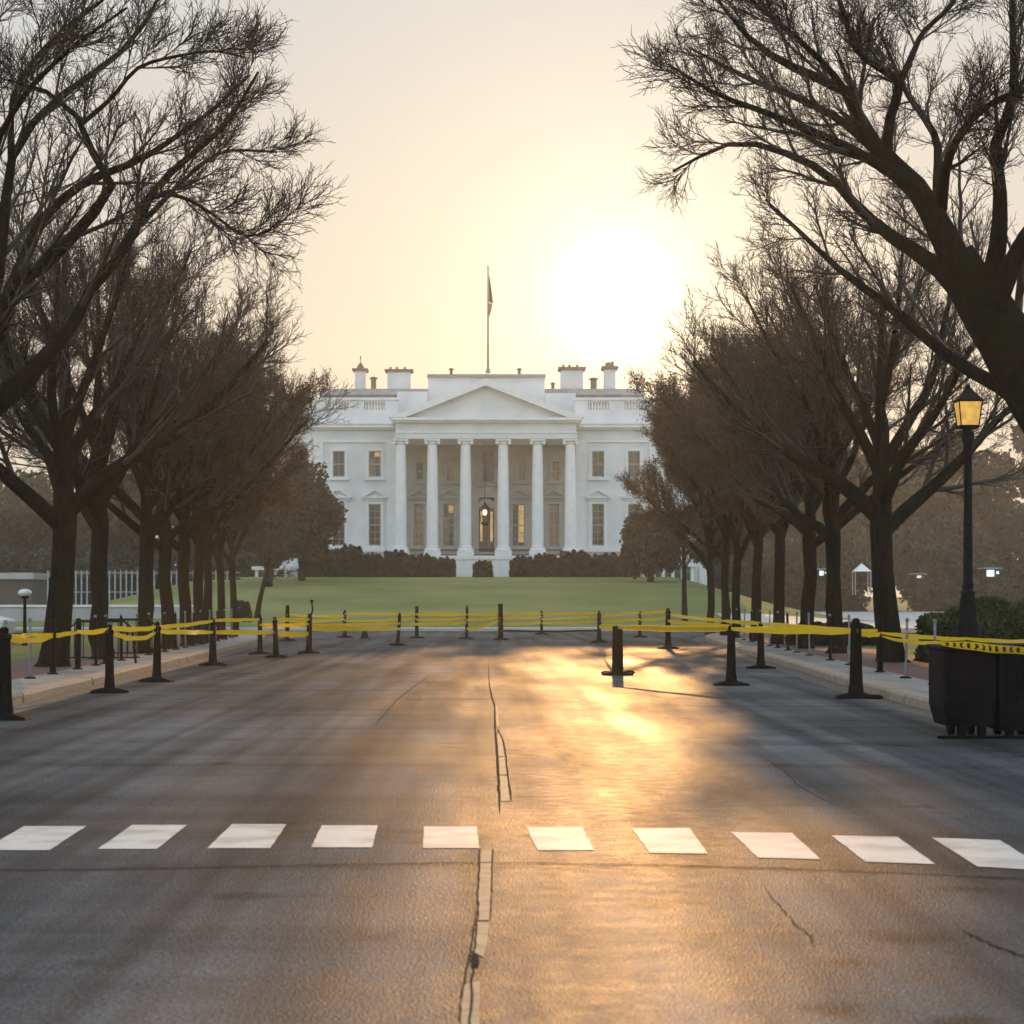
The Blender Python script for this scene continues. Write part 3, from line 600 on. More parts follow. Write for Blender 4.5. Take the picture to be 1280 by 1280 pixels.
# flagpole and flag
YF = YC + 3; fx = PX(610, YF); fz = PZ(466.5, YF)
fp = empty('flagpole', (fx, YF, fz)); tag(fp, 'tall slim flagpole standing on the centre of the mansion roof', 'flagpole')
c = MB(fp.location); c.tube([(fx, YF, fz), (fx, YF, PZ(335, YF))], .095, 10, .05); c.build('pole', M['dark_cap'], fp)
c = MB(fp.location); c.sphere((fx, YF, PZ(334, YF)), .09); c.build('finial', M['dark_cap'], fp); c = MB(fp.location); c.lathe(fx, YF, [(.22, fz), (.2, fz + .3), (.12, fz + .4)], 10); c.build('pole_base', M['roof'], fp)
def flagm(z0, z1, wd, hang):
    V = []; n, mm = 14, 12
    for j in range(mm + 1):
        t = j / mm
        for i in range(n + 1):
            s = i / n; ww = wd(t); V.append((fx + .08 + s * ww, YF + .16 * math.sin(s * 11 + t * 2), z1 + (z0 - z1) * t - hang * s * (1 - t * .4)))
    return V, [(j * (n + 1) + i, j * (n + 1) + i + 1, (j + 1) * (n + 1) + i + 1, (j + 1) * (n + 1) + i) for j in range(mm) for i in range(n)]
fl = empty('flag', (fx, YF, PZ(380, YF))); tag(fl, 'limp dark flag hanging furled against the flagpole above the mansion', 'flag')
V, Fc = flagm(PZ(377, YF), PZ(343, YF), lambda t: .08 + .30 * t, .35); o = link('canton', np_mesh('canton', np.array(V) - np.array(fl.location), Fc, True), M['flag_blue'], fl)
V, Fc = flagm(PZ(394, YF), PZ(377.5, YF), lambda t: .32 - .27 * t, .25); o = link('stripes', np_mesh('stripes', np.array(V) - np.array(fl.location), Fc, True), M['flag_red'], fl)
# low white wings partly visible between the trees
def wing(pxa, pxb, pya, pyb, Y, label, cols):
    zg = PZ(pyb, Y); xa, xb = PX(pxa, Y), PX(pxb, Y); e = empty('garden_pavilion', ((xa + xb) / 2, Y, zg)); tag(e, label, 'pavilion')
    c = MB(e.location); c.box(xa, xb, Y + .8, Y + 3, zg - 2, PZ(pya, Y) - .3); c.build('wall', M['metal_pale'], e)
    c = MB(e.location); c.box(xa - .2, xb + .2, Y - .3, Y + 3.2, PZ(pya, Y) - .3, PZ(pya, Y)); c.build('roof', M['white'], e)
    for i in range(cols):
        x = xa + .2 + (xb - xa - .4) * i / (cols - 1); c = MB(e.location); c.lathe(x, Y, [(.16, zg - 2), (.14, PZ(pya, Y) - .3)], 10); c.build('post', M['white_trim'], e, True)
    for i in range(cols - 1):
        x = xa + .2 + (xb - xa - .4) * (i + .5) / (cols - 1); c = MB(e.location); c.box(x - .3, x + .3, Y + .74, Y + .79, zg + .3, zg + 1.3); c.build('window', M['pane'], e)
wing(318, 360, 708, 731, 168, 'low pale pavilion half hidden behind the left tree row beside the lawn', 4)
wing(802, 868, 704, 735, 168, 'low pale pavilion glimpsed under the trees right of the lawn', 6)

# ------------------------------------------------------------------ trees (skeletons grown level by level)
def unit(a): return a / np.maximum(np.linalg.norm(a, axis=-1, keepdims=True), 1e-9)
def spawn(Pp, Rp, n, t0, t1, ang, lenf, k, wig, trop, rfac, rng, rmin=.004, lmin=.12, lmax=9, tp=.55, env=None):
    M_, kk = Pp.shape[:2]; L = np.linalg.norm(np.diff(Pp, axis=1), axis=2).sum(1)
    i = np.tile(np.arange(n), (M_, 1)); t = t0 + (t1 - t0) * (i + rng.random((M_, n))) / n
    f = t * (kk - 1); a = np.minimum(f.astype(int), kk - 2); w = (f - a)[..., None]; m = np.arange(M_)[:, None]
    pos = Pp[m, a] * (1 - w) + Pp[m, a + 1] * w; T = unit(Pp[m, a + 1] - Pp[m, a]); r = Rp[m, a] * (1 - w[..., 0]) + Rp[m, a + 1] * w[..., 0]
    ref = unit(rng.normal(size=(M_, 1, 3))); U = unit(np.cross(T, ref)); W = np.cross(T, U)
    az = i * 2.4 + rng.random((M_, 1)) * 6.28 + rng.normal(size=(M_, n)) * .5; an = np.radians(rng.uniform(ang[0], ang[1], (M_, n)))
    D = np.cos(an)[..., None] * T + np.sin(an)[..., None] * (np.cos(az)[..., None] * U + np.sin(az)[..., None] * W)
    Ln = np.clip(L[:, None] * lenf * (1 - tp * t) * rng.uniform(.65, 1.25, (M_, n)), lmin, lmax)
    pos = pos.reshape(-1, 3); D = D.reshape(-1, 3); Ln = Ln.ravel(); r = r.ravel()
    pts = [pos]; c = pos.copy(); d = D
    for j in range(k - 1):
        d = unit(d + rng.normal(size=d.shape) * wig + np.array([0, 0, trop])); c = c + d * (Ln / (k - 1))[:, None]; pts.append(c)
    Pn = np.stack(pts, 1); r0 = np.maximum(r * rfac, rmin); r1 = np.maximum(r0 * .3, rmin * .7)
    Rn = r0[:, None] + (r1 - r0)[:, None] * np.linspace(0, 1, k)[None] ** .8
    return Pn, Rn
def tubes(Pp, Rp, ns):
    M_, k = Pp.shape[:2]; T = np.empty_like(Pp); T[:, 1:-1] = Pp[:, 2:] - Pp[:, :-2]; T[:, 0] = Pp[:, 1] - Pp[:, 0]; T[:, -1] = Pp[:, -1] - Pp[:, -2]; T = unit(T)
    ch = unit(Pp[:, -1] - Pp[:, 0]); ref = np.where(np.abs(ch[:, 2:3]) > .8, np.array([[1., .2, 0]]), np.array([[.1, .2, 1.]]))[:, None, :]
    U = unit(np.cross(T, np.broadcast_to(ref, T.shape))); W = np.cross(T, U); a = np.arange(ns) * 2 * np.pi / ns
    V = Pp[:, :, None] + Rp[:, :, None, None] * (np.cos(a)[None, None, :, None] * U[:, :, None] + np.sin(a)[None, None, :, None] * W[:, :, None])
    idx = np.arange(M_ * k * ns).reshape(M_, k, ns); nx_ = np.roll(idx, -1, 2)
    Q = np.stack([idx[:, :-1], nx_[:, :-1], nx_[:, 1:], idx[:, 1:]], -1).reshape(-1, 4)
    return V.reshape(-1, 3), Q
def merge(parts):
    Vs = []; Qs = []; b = 0
    for V, Q in parts: Vs.append(V); Qs.append(Q + b); b += len(V)
    return np.concatenate(Vs), np.concatenate(Qs)
def limb(pts, k=14):
    """pts: rows of x,y,z,r -> resampled smooth limb"""
    C = smooth(pts, 6); L = np.concatenate([[0], np.cumsum(np.linalg.norm(np.diff(C[:, :3], axis=0), axis=1))]); s = np.linspace(0, L[-1], k)
    D = np.stack([np.interp(s, L, C[:, q]) for q in range(4)], 1); return D[:, :3], np.maximum(D[:, 3], .012)
def roughen(V, amt, rng, sc=3.0):
    ph = rng.random(3) * 6
    f = np.sin(V[:, 0] * sc * 3 + ph[0]) * np.sin(V[:, 2] * sc * 1.3 + ph[1]) + .6 * np.sin(V[:, 1] * sc * 5 + V[:, 2] * sc + ph[2])
    return V + amt * f[:, None] * unit(rng.normal(size=V.shape) * .3 + np.array([1, 0, 0]))
def crown_from(LP, LR, rng, tp2=.55, n2=10, n3=8, n4=7, n5=5, dens=1.0, twig=.0045, buds=0, lf2=.55, t02=.22, trop=.05, a2=(22, 48), rt=.008):
    P2, R2 = spawn(LP, LR, n2, t02, 1.0, a2, lf2, 8, .065, trop, .50, rng, .010, .5, tp=tp2)
    P3, R3 = spawn(P2, R2, n3, .12, 1.0, (18, 42), .55, 6, .09, trop * 1.2, .54, rng, rt, .45)
    P4, R4 = spawn(P3, R3, n4, .08, 1.0, (18, 46), .55, 5, .11, trop * 1.3, .60, rng, twig * 1.25, .28)
    P5, R5 = spawn(P4, R4, n5, .08, 1.0, (16, 46), .60, 4, .12, trop, .7, rng, twig, .15)
    big = [tubes(P2, R2, 6)]; fine = [tubes(P3, R3, 4), tubes(P4, R4, 3), tubes(P5, R5, 3)]
    bud = None
    if buds:
        tip = P5[:, 1:].reshape(-1, 3); tip = np.repeat(tip, buds, 0) if buds >= 1 else tip[rng.random(len(tip)) < buds]
        tip = tip + rng.normal(size=tip.shape) * .06; s = rng.uniform(.02, .045, (len(tip), 1)); u = unit(rng.normal(size=tip.shape)); v = unit(np.cross(u, rng.normal(size=tip.shape)))
        V = np.stack([tip - u * s, tip + v * s * .6, tip + u * s, tip - v * s * .6], 1).reshape(-1, 3); bud = (V, np.arange(len(V)).reshape(-1, 4))
    return big, fine, bud
def make_tree(name, loc, LP, LR, trunkP, trunkR, rng, **kw):
    """LP: limbs stacked (n,k,3) relative to loc"""
    e = empty(name, loc); big, fine, bud = crown_from(LP, LR, rng, **kw)
    tv, tq = tubes(trunkP[None], trunkR[None], 18); tv = roughen(tv, .018, rng); lv, lq = tubes(LP, LR, 10)
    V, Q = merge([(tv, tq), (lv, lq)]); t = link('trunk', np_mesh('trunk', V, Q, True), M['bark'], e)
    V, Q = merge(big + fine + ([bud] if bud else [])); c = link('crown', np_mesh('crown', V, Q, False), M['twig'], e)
    return e
def avenue_proto(seed, H=10.4, fork=3.3, buds=0, dens=1, spread=6.0, tk=.62):
    rng = np.random.default_rng(seed)
    tz = np.array([-.15, 0, .15, .5, 1.2, 2.0, fork - .3, fork + .4, fork + 1.8, fork + 3.4, fork + 5.2]); tr = np.array([.62, .56, .48, .42, .385, .365, .37, .31, .20, .12, .05]) * tk
    wob = np.cumsum(rng.normal(size=(len(tz), 2)) * .05, 0); tp = np.column_stack([wob, tz]); Ls = []; Rs = []
    azs = np.arange(9) * 2.399 + rng.random() * 6
    for i, az in enumerate(azs):
        z = fork - .5 + i * .30; lean = math.cos(az)       # +X is the road side
        ln = (spread * (1 + .10 * lean)) * (1 - .035 * i) * rng.uniform(.88, 1.1); th = math.radians(max(20, 62 - 5.0 * i) + 4 * lean + rng.uniform(-6, 6))
        p = np.array([np.interp(z, tz, tp[:, 0]), np.interp(z, tz, tp[:, 1]), z]); d = np.array([math.cos(az) * math.sin(th * .62), math.sin(az) * math.sin(th * .62), math.cos(th * .62)]); r = (.21 - .012 * i) * (.4 + .6 * tk) * rng.uniform(.85, 1.1); rows = [[*p, r]]
        for j in range(7):
            tgt = np.array([math.cos(az) * math.sin(th), math.sin(az) * math.sin(th), math.cos(th)]); d = unit(d * .7 + tgt * .3 * (1.2 if j < 3 else .9) + rng.normal(size=3) * .10 + np.array([0, 0, .02 * j])); p = p + d * ln / 7; rows.append([*p, r * (1 - j / 7.0 * .85)])
        a, b = limb(np.array(rows)); Ls.append(a); Rs.append(b)
    return rng, np.array(Ls), np.array(Rs), tp, tr
def proto_tree(seed, twig=.0055, n5=5, buds=0, n2=10, n4=6, **kw):
    rng, LP, LR, tp, tr = avenue_proto(seed, **kw)
    big, fine, bud = crown_from(LP, LR, rng, buds=buds, twig=twig, n5=n5, n2=n2, n3=8, n4=n4, a2=(16, 38))
    tv, tq = tubes(tp[None], tr[None], 20); tv = roughen(tv, .02, rng); lv, lq = tubes(LP, LR, 10)
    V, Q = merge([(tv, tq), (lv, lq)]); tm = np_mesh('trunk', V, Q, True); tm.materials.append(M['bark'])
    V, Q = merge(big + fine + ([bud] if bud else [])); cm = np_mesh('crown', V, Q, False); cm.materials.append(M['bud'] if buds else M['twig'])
    return tm, cm
protos = [proto_tree(11, tk=.66, n2=9, n4=5, n5=4, twig=.005), proto_tree(23, tk=.50, n2=9, n4=5, n5=4), proto_tree(37, tk=.50, spread=5.6, n2=9, n4=5, n5=4), proto_tree(51, tk=.48, twig=.007, buds=1.2, n2=11, n4=6, n5=4, spread=5.2), proto_tree(64, tk=.48, twig=.007, buds=1.2, n2=11, n4=6, n5=4, spread=5.2)]
def place_tree(px, X, side, k, scale, rot, label, z=.13):
    Y = F * X / (px - VPX)
    e = empty('bare_tree', (X, Y, z), (math.pi if X > 0 else 0) + rot); w_ = scale * (min(1, max(.60, 1 - (Y - 52) * .013)) if X < 0 else min(1, max(.84, 1 - (Y - 52) * .008))); e.scale = (w_, w_, scale)
    tag(e, label, 'tree', 'bare trees lining the avenue')
    tm, cm = protos[k]; link('trunk', tm, None, e); link('crown', cm, None, e)
    return e
place_tree(1115, 8.9, 1, 0, 1.0, .2, 'bare tree with a wide forked trunk standing left of the black lamp post')
place_tree(1045, 8.9, 1, 1, 1.0, -.6, 'bare tree right behind the wide forked tree left of the lamp post')
place_tree(1006, 8.9, 1, 2, 1.02, .5, 'bare tree third along the right-hand row, counting from the lamp post')
place_tree(970, 8.9, 1, 3, 1.0, .1, 'budding tree fourth along the right-hand row from the lamp post')
place_tree(943, 8.9, 1, 4, 1.0, -.4, 'budding tree fifth along the right-hand row from the lamp post')
place_tree(918, 8.9, 1, 3, .98, .9, 'budding tree sixth along the right-hand row, sun-glazed crown')
place_tree(904, 9.0, 1, 4, 1.0, .6, 'budding tree second from the far end of the right-hand row')
place_tree(888, 9.2, 1, 3, .95, -1.1, 'budding tree at the far end of the right-hand row beside the lawn')
place_tree(66, -8.9, -1, 0, 1.0, .5, 'bare tree with the thick dark trunk nearest the left edge behind the tape')
place_tree(128, -8.9, -1, 2, 1.04, -.3, 'bare tree just right of the thick left-edge trunk, in front of the picket fence')
place_tree(182, -8.9, -1, 1, 1.0, -.5, 'bare tree at the right end of the distant picket fence')
place_tree(212, -8.9, -1, 2, .98, 1.1, 'bare tree fourth along the left-hand row from the photo edge')
place_tree(235, -8.9, -1, 2, 1.0, .6, 'slim bare tree fifth along the left-hand row from the photo edge')
place_tree(251, -8.9, -1, 3, .98, -.2, 'budding tree sixth along the left-hand row from the photo edge')
place_tree(263, -9.0, -1, 4, .96, .4, 'budding tree third from the far end of the left-hand row')
place_tree(278, -9.2, -1, 3, .95, 1.3, 'budding tree second from the far end of the left-hand row')
place_tree(292, -9.4, -1, 4, .93, -.9, 'budding tree at the far end of the left-hand row beside the lawn')

def hero(name, label, Y0, base, limbs, seed, thin=.9, **kw):
    """limbs in photograph pixels with a thickness in pixels and an offset in depth (metres)"""
    rng = np.random.default_rng(seed); org = P(base[0], base[1], Y0); org.z = .13
    def cv(rows):
        o = []
        for (x, y, th, dy) in rows: q = P(x, y, Y0 + dy) - org; o.append([q.x, q.y, q.z, th / 2 * (Y0 + dy) / F])
        return np.array(o)
    tp = cv(limbs[0]); a, b = limb(tp, 22); LP = []; LR = []
    for l_ in limbs[1:]: p, r = limb(cv(l_), 14); LP.append(p); LR.append(r * thin)
    e = make_tree(name, org, np.array(LP), np.array(LR), a, b, rng, **kw); tag(e, label, 'tree', 'bare trees lining the avenue'); return e
# right foreground tree: leaning trunk outside the frame, limbs arching over the road
RL = [
 [(1420, 892, 120, 0), (1410, 800, 92, 0), (1396, 700, 86, 0), (1362, 600, 84, 0), (1304, 500, 80, 0), (1242, 400, 68, .1), (1194, 320, 50, .2)],
 [(1200, 335, 56, .2), (1151, 242, 40, .3), (1110, 200, 34, .4), (1078, 160, 26, .4), (1061, 117, 20, .5), (1014, 94, 16, .8), (967, 74, 13, 1.0), (920, 42, 9, 1.2), (872, -10, 5, 1.4)],
 [(1162, 262, 30, .3), (1124, 222, 24, 0), (1070, 190, 18, -.4), (1014, 164, 15, -.8), (948, 140, 11, -1.2), (878, 117, 8, -1.5), (808, 80, 4, -1.8)],
 [(1225, 395, 40, .2), (1170, 332, 32, .6), (1120, 300, 24, 1.0), (1075, 262, 19, 1.5), (1030, 215, 15, 2.0), (960, 186, 11, 2.3), (897, 180, 8, 2.6), (815, 214, 4, 3.0)],
 [(1108, 196, 22, .4), (1112, 150, 18, .2), (1124, 105, 17, -.2), (1095, 82, 13, -.6), (1070, 62, 10, -.9), (1052, 10, 8, -1.2), (1030, -60, 4, -1.5)],
 [(1122, 110, 13, -.1), (1140, 70, 11, .4), (1155, 39, 9, .8), (1194, 0, 7, 1.2), (1210, -60, 4, 1.6)],
 [(1172, 270, 20, .3), (1172, 225, 17, .9), (1171, 176, 14, 1.4), (1150, 140, 11, 1.8), (1131, 112, 9, 2.2), (1100, 40, 5, 2.6)],
 [(1176, 262, 22, .3), (1185, 200, 17, -.6), (1212, 152, 13, -1.1), (1252, 122, 10, -1.6), (1300, 110, 6, -2.0)],
 [(1236, 370, 42, 0), (1248, 300, 30, -.3), (1250, 240, 24, -.6), (1245, 176, 20, -.9), (1266, 125, 16, -1.2), (1266, 39, 12, -1.5), (1262, -60, 5, -1.7)],
 [(1300, 520, 50, .3), (1262, 490, 30, .9), (1190, 449, 22, 1.5), (1112, 383, 17, 2.2), (1053, 340, 12, 2.8), (1000, 290, 8, 3.4), (950, 250, 4, 4.0)],
 [(1245, 380, 40, -.2), (1280, 300, 30, -.6), (1340, 220, 22, -1.1), (1390, 120, 14, -1.6), (1420, 0, 7, -2)],
 [(1340, 570, 50, 0), (1290, 470, 42, .8), (1262, 400, 34, 1.3), (1210, 330, 22, 2.0), (1160, 250, 15, 2.8), (1110, 190, 10, 3.4), (1050, 140, 5, 4)],
 [(1100, 190, 24, .4), (1050, 150, 15, 1.5), (990, 120, 12, 2.2), (930, 100, 9, 3.0), (840, 60, 4, 3.8)],
 [(1060, 118, 14, .5), (1030, 80, 11, .2), (985, 40, 9, -.4), (930, 0, 6, -1), (880, -60, 3, -1.4)],
]
RL = [[((1000 - (1000 - x_) * .86) if x_ < 1000 else x_, y_, t_, d_) for x_, y_, t_, d_ in row] for row in RL]
hero('bare_tree', 'huge bare tree leaning in over the lamp post from the right edge', 28.0, (1420, 892), RL, 5, thin=.72, tp2=.86, n2=9, n3=8, n4=5, n5=4, lf2=.42, t02=.25, trop=.04, twig=.0042, a2=(18, 42))
LL = [
 [(-190, 884, 120, 0), (-180, 790, 88, 0), (-165, 700, 80, 0), (-130, 620, 76, 0), (-85, 560, 66, 0), (-40, 520, 52, 0)],
 [(-50, 530, 50, 0), (0, 500, 40, 0), (42, 465, 30, .1), (62, 440, 25, .2), (86, 415, 20, .4), (120, 350, 17, .6), (148, 323, 17, .7), (179, 278, 17, .9), (196, 247, 14, 1.0), (241, 206, 11, 1.3), (285, 179, 9, 1.6), (322, 148, 8, 1.8), (366, 90, 4, 2)],
 [(196, 248, 9, 1.0), (225, 243, 7, .8), (258, 250, 6, .5), (295, 268, 5, .2), (340, 293, 4, -.1), (372, 292, 4, -.3), (400, 276, 3, -.5)],
 [(-75, 550, 50, -.2), (-30, 460, 40, -.4), (0, 400, 32, -.6), (24, 347, 26, -.8), (69, 323, 20, -1), (100, 282, 18, -1.2), (141, 241, 16, -1.4), (124, 213, 13, -1.5), (100, 151, 10, -1.6), (65, 118, 8, -1.7), (10, 100, 4, -1.8)],
 [(102, 155, 8, -1.6), (140, 122, 7, -1.4), (178, 85, 6, -1.2), (240, 70, 5, -.8), (300, 64, 4, -.4), (345, 72, 3, 0)],
 [(15, 360, 24, -.8), (35, 315, 20, -.4), (52, 275, 16, 0), (103, 230, 14, .4), (172, 203, 11, .9), (223, 179, 9, 1.3), (290, 140, 6, 1.8), (350, 95, 4, 2.2)],
 [(-70, 545, 44, .4), (-30, 440, 32, .8), (-5, 350, 24, 1.2), (5, 270, 18, 1.5), (14, 203, 14, 1.8), (24, 179, 13, 1.9), (62, 131, 11, 2.2), (138, 76, 9, 2.8), (179, 41, 7, 3.1), (215, -10, 4, 3.4)],
 [(14, 200, 12, 1.8), (15, 131, 10, 1.5), (34, 86, 8, 1.2), (79, 38, 7, .8), (134, -5, 5, .4), (180, -50, 3, 0)],
 [(-100, 570, 50, 0), (-110, 450, 36, .5), (-90, 300, 26, 1), (-60, 180, 18, 1.4), (-30, 60, 10, 1.8), (0, -60, 5, 2)],
 [(-120, 600, 50, 0), (-190, 470, 36, -.5), (-260, 330, 24, -1), (-320, 180, 14, -1.6), (-360, 20, 6, -2)],
 [(-20, 380, 22, .6), (-5, 300, 16, -.6), (-10, 200, 12, -1.2), (30, 120, 9, -1.8), (90, 60, 6, -2.2), (160, 10, 4, -2.6)],
 [(178, 282, 12, .9), (205, 262, 9, 1.4), (250, 225, 7, 2.2), (310, 190, 5, 2.9), (395, 190, 3, 3.5)],
]
LL = [[((150 + (x_ - 150) * .80) if x_ > 150 else x_, y_, t_, d_) for x_, y_, t_, d_ in row] for row in LL]
hero('bare_tree', 'big bare tree outside the left edge, its limbs reaching into the upper left sky', 28.0, (-190, 884), LL, 9, thin=.8, tp2=.88, n2=9, n3=8, n4=5, n5=4, lf2=.40, t02=.22, trop=.05, twig=.0040, a2=(18, 45))

# ------------------------------------------------------------------ leafy masses
def blob_leaves(cs, rs_, n, size, rng, shell=.55, squash=None):
    """cs (m,3) lobe centres, rs (m,3) radii -> quads spread in the outer part of each lobe"""
    cs = np.array(cs, float); rs_ = np.array(rs_, float); vol = (rs_[:, 0] * rs_[:, 1] + rs_[:, 0] * rs_[:, 2]); k = rng.choice(len(cs), n, p=vol / vol.sum())
    d = unit(rng.normal(size=(n, 3))); rad = shell + (1 - shell) * rng.random((n, 1)) ** .6; nz = 1 + .10 * np.sin(d[:, :1] * 9 + k[:, None]) + .08 * np.sin(d[:, 1:2] * 13 + k[:, None] * 2) + .08 * np.sin(d[:, 2:] * 11)
    c = cs[k] + d * rs_[k] * rad * nz; s = size * rng.uniform(.6, 1.4, (n, 1)); u = unit(rng.normal(size=(n, 3)) + d * .3); v = unit(np.cross(u, rng.normal(size=(n, 3))))
    V = np.stack([c - u * s, c + v * s * .55, c + u * s, c - v * s * .55], 1).reshape(-1, 3); return V, np.arange(4 * n).reshape(-1, 4)
def leafy_tree(name, label, X, Y, z, lobes, n, size, trunk, mat, seed, cat='tree', group=None):
    e = empty(name, (X, Y, z)); tag(e, label, cat, group); rng = np.random.default_rng(seed)
    V, Q = blob_leaves([l_[:3] for l_ in lobes], [l_[3:] for l_ in lobes], n, size, rng, .35); link('crown', np_mesh('crown', V, Q), mat, e)
    t = MB()
    t.tube([(0, 0, -.3), (trunk[2] * .4, 0, trunk[1] * .45), (trunk[2], 0, trunk[1])], trunk[0], 10, trunk[0] * .6)
    for i in range(5):
        a = i * 2.4; t.tube([(trunk[2] * .8, 0, trunk[1] * .8), (trunk[2] + math.cos(a) * trunk[1] * .3, math.sin(a) * trunk[1] * .3, trunk[1] * 1.4)], trunk[0] * .45, 6, trunk[0] * .15)
    t.build('trunk', M['bark'], e, True); return e
def lob(px0, px1, py0, py1, Y, n, rng, x0, y0, z0, taper=.3):
    """lobes that fill a pixel box at depth Y, relative to a base"""
    xa, xb, za, zb = PX(px0, Y), PX(px1, Y), PZ(py1, Y), PZ(py0, Y); cx = (xa + xb) / 2; hw, hh = (xb - xa) / 2, (zb - za) / 2; o = []
    for i in range(n):
        a = rng.random() * 6.28; rr_ = math.sqrt(rng.random()) * .68; dz = math.sin(a) * rr_; wd = 1 - taper * max(dz, 0)
        r = rng.uniform(.28, .42) * min(hw, hh); o.append((cx + math.cos(a) * rr_ * hw * wd - x0, rng.uniform(-.5, .5) * hw, za + hh + dz * hh - z0, r * 1.1, r * 1.1, r))
    return o
rg = np.random.default_rng(3)
for (a, b_, c, d, Y, seed, lab, name) in (
    (322, 432, 560, 722, 148, 31, 'dark dense evergreen tree at the left end of the mansion hedge', 'evergreen_tree'),
    (300, 372, 600, 726, 140, 32, 'dark bushy evergreen left of the mansion, behind the thin leaning trunk', 'evergreen_tree'),
    (768, 858, 628, 728, 146, 33, 'rounded dark evergreen hiding the right end of the mansion', 'evergreen_tree'),
    (846, 930, 600, 722, 140, 34, 'dense evergreen tree behind the far end of the right-hand row', 'evergreen_tree')):
    x0_ = PX((a + b_) / 2, Y); z0_ = hterr(x0_, Y) if a < 900 else .1
    leafy_tree(name, lab, x0_, Y, z0_, lob(a, b_, c, d, Y, 26, rg, x0_, Y, z0_), 16000, .16, (.28, (PZ(c, Y) - z0_) * .55, .2), M['evergreen'], seed, group='evergreens beside the mansion')
# clipped hedge bushes in front of the mansion
def bush(name, label, px0, px1, pyt, pyb, Y, mat, n, size, seed, cat='bush', group=None, depth=None, flat=.8):
    xa, xb = PX(px0, Y), PX(px1, Y); cx = (xa + xb) / 2; zb = PZ(pyb, Y); zt = PZ(pyt, Y); rx = (xb - xa) / 2; rz = zt - zb; dy = depth or max(rz * .6, .8)
    e = empty(name, (cx, Y, zb)); tag(e, label, cat, group); rng = np.random.default_rng(seed)
    # core: squashed super-ellipsoid
    def se(d, sc): 
        p = 4; w_ = (np.abs(d) ** p).sum(1) ** (1 / p); q = d / w_[:, None]; return q * np.array([rx, dy, rz]) * sc
    d = unit(rng.normal(size=(n, 3))); d[:, 2] = np.abs(d[:, 2]); bump_ = 1 - .10 * rng.random((n, 1)) + .05 * np.sin(d[:, :1] * 14 + seed) + .04 * np.sin(d[:, 2:] * 9 + d[:, :1] * 21)
    c = se(d, 1.0) * (1 - flat * 0) * bump_ * .96; s = size * rng.uniform(.6, 1.4, (n, 1)); u = unit(rng.normal(size=(n, 3)) + d * .4); v = unit(np.cross(u, rng.normal(size=(n, 3))))
    V = np.stack([c - u * s, c + v * s * .6, c + u * s, c - v * s * .6], 1).reshape(-1, 3); link('foliage', np_mesh('foliage', V, np.arange(4 * n).reshape(-1, 4)), mat, e)
    m_ = MB(); vs = []; A, B = 20, 8
    for j in range(B + 1):
        for i in range(A):
            th, ph = 2 * math.pi * i / A, math.pi / 2 * j / B; vs.append((math.cos(th) * math.cos(ph), math.sin(th) * math.cos(ph), math.sin(ph)))
    vs = se(np.array(vs) + 1e-6, .86); vs = [tuple(q) for q in vs]
    m_.add(vs, [(j * A + i, j * A + (i + 1) % A, (j + 1) * A + (i + 1) % A, (j + 1) * A + i) for j in range(B) for i in range(A)]); m_.build('dark_core', M['bark'], e); return e  # solid dark core added inside the leaf shell, no separate twigs modelled
hed = [(372, 430, 684, 'tallest dark clipped bush at the left end of the hedge, beside the evergreen'), (420, 456, 681, 'dark clipped bush below the left ground-floor windows'),
       (450, 482, 692, 'low dark clipped bush between the tall left bush and the first column'), (476, 515, 688, 'dark clipped bush in front of the leftmost column'),
       (510, 546, 693, 'dark clipped bush in front of the second column'), (540, 570, 697, 'dark rounded bush left of the little round bush'),
       (591, 616, 701, 'little round dark bush alone in the middle between the portico piers'),
       (637, 668, 695, 'dark rounded bush right of the little round bush'), (662, 700, 692, 'dark clipped bush in front of the fifth column'),
       (694, 742, 688, 'broad dark clipped bush in front of the rightmost column'), (736, 782, 692, 'dark clipped bush under the right ground-floor window'), (774, 800, 684, 'dark bush at the right end of the hedge beside the evergreen')]
for i, (a, b_, t_, lab) in enumerate(hed):
    Y = 158; zg = hterr(PX((a + b_) / 2, Y), Y) - .1; pyb = VPY - (zg - CAMZ) * F / Y
    bush('clipped_bush', lab, a, b_, t_, pyb, Y, M['hedge'], 4200, .10, 100 + i, group='clipped bushes in front of the mansion', depth=1.3)
bush('garden_hedge', 'yellow-green hedge behind the lamp post at the right edge', 1150, 1420, 749, 836, 44, M['hedge_near'], 42000, .045, 201, 'hedge', depth=1.4)
bush('round_shrub', 'small dark round shrub at the left edge of the lawn', 290, 314, 751, 777, 100, M['hedge'], 2500, .07, 202, depth=.5)
bush('low_shrub', 'low dark shrub behind the stakes right of the road', 985, 1100, 777, 806, 60, M['hedge'], 9000, .05, 203, depth=.7)
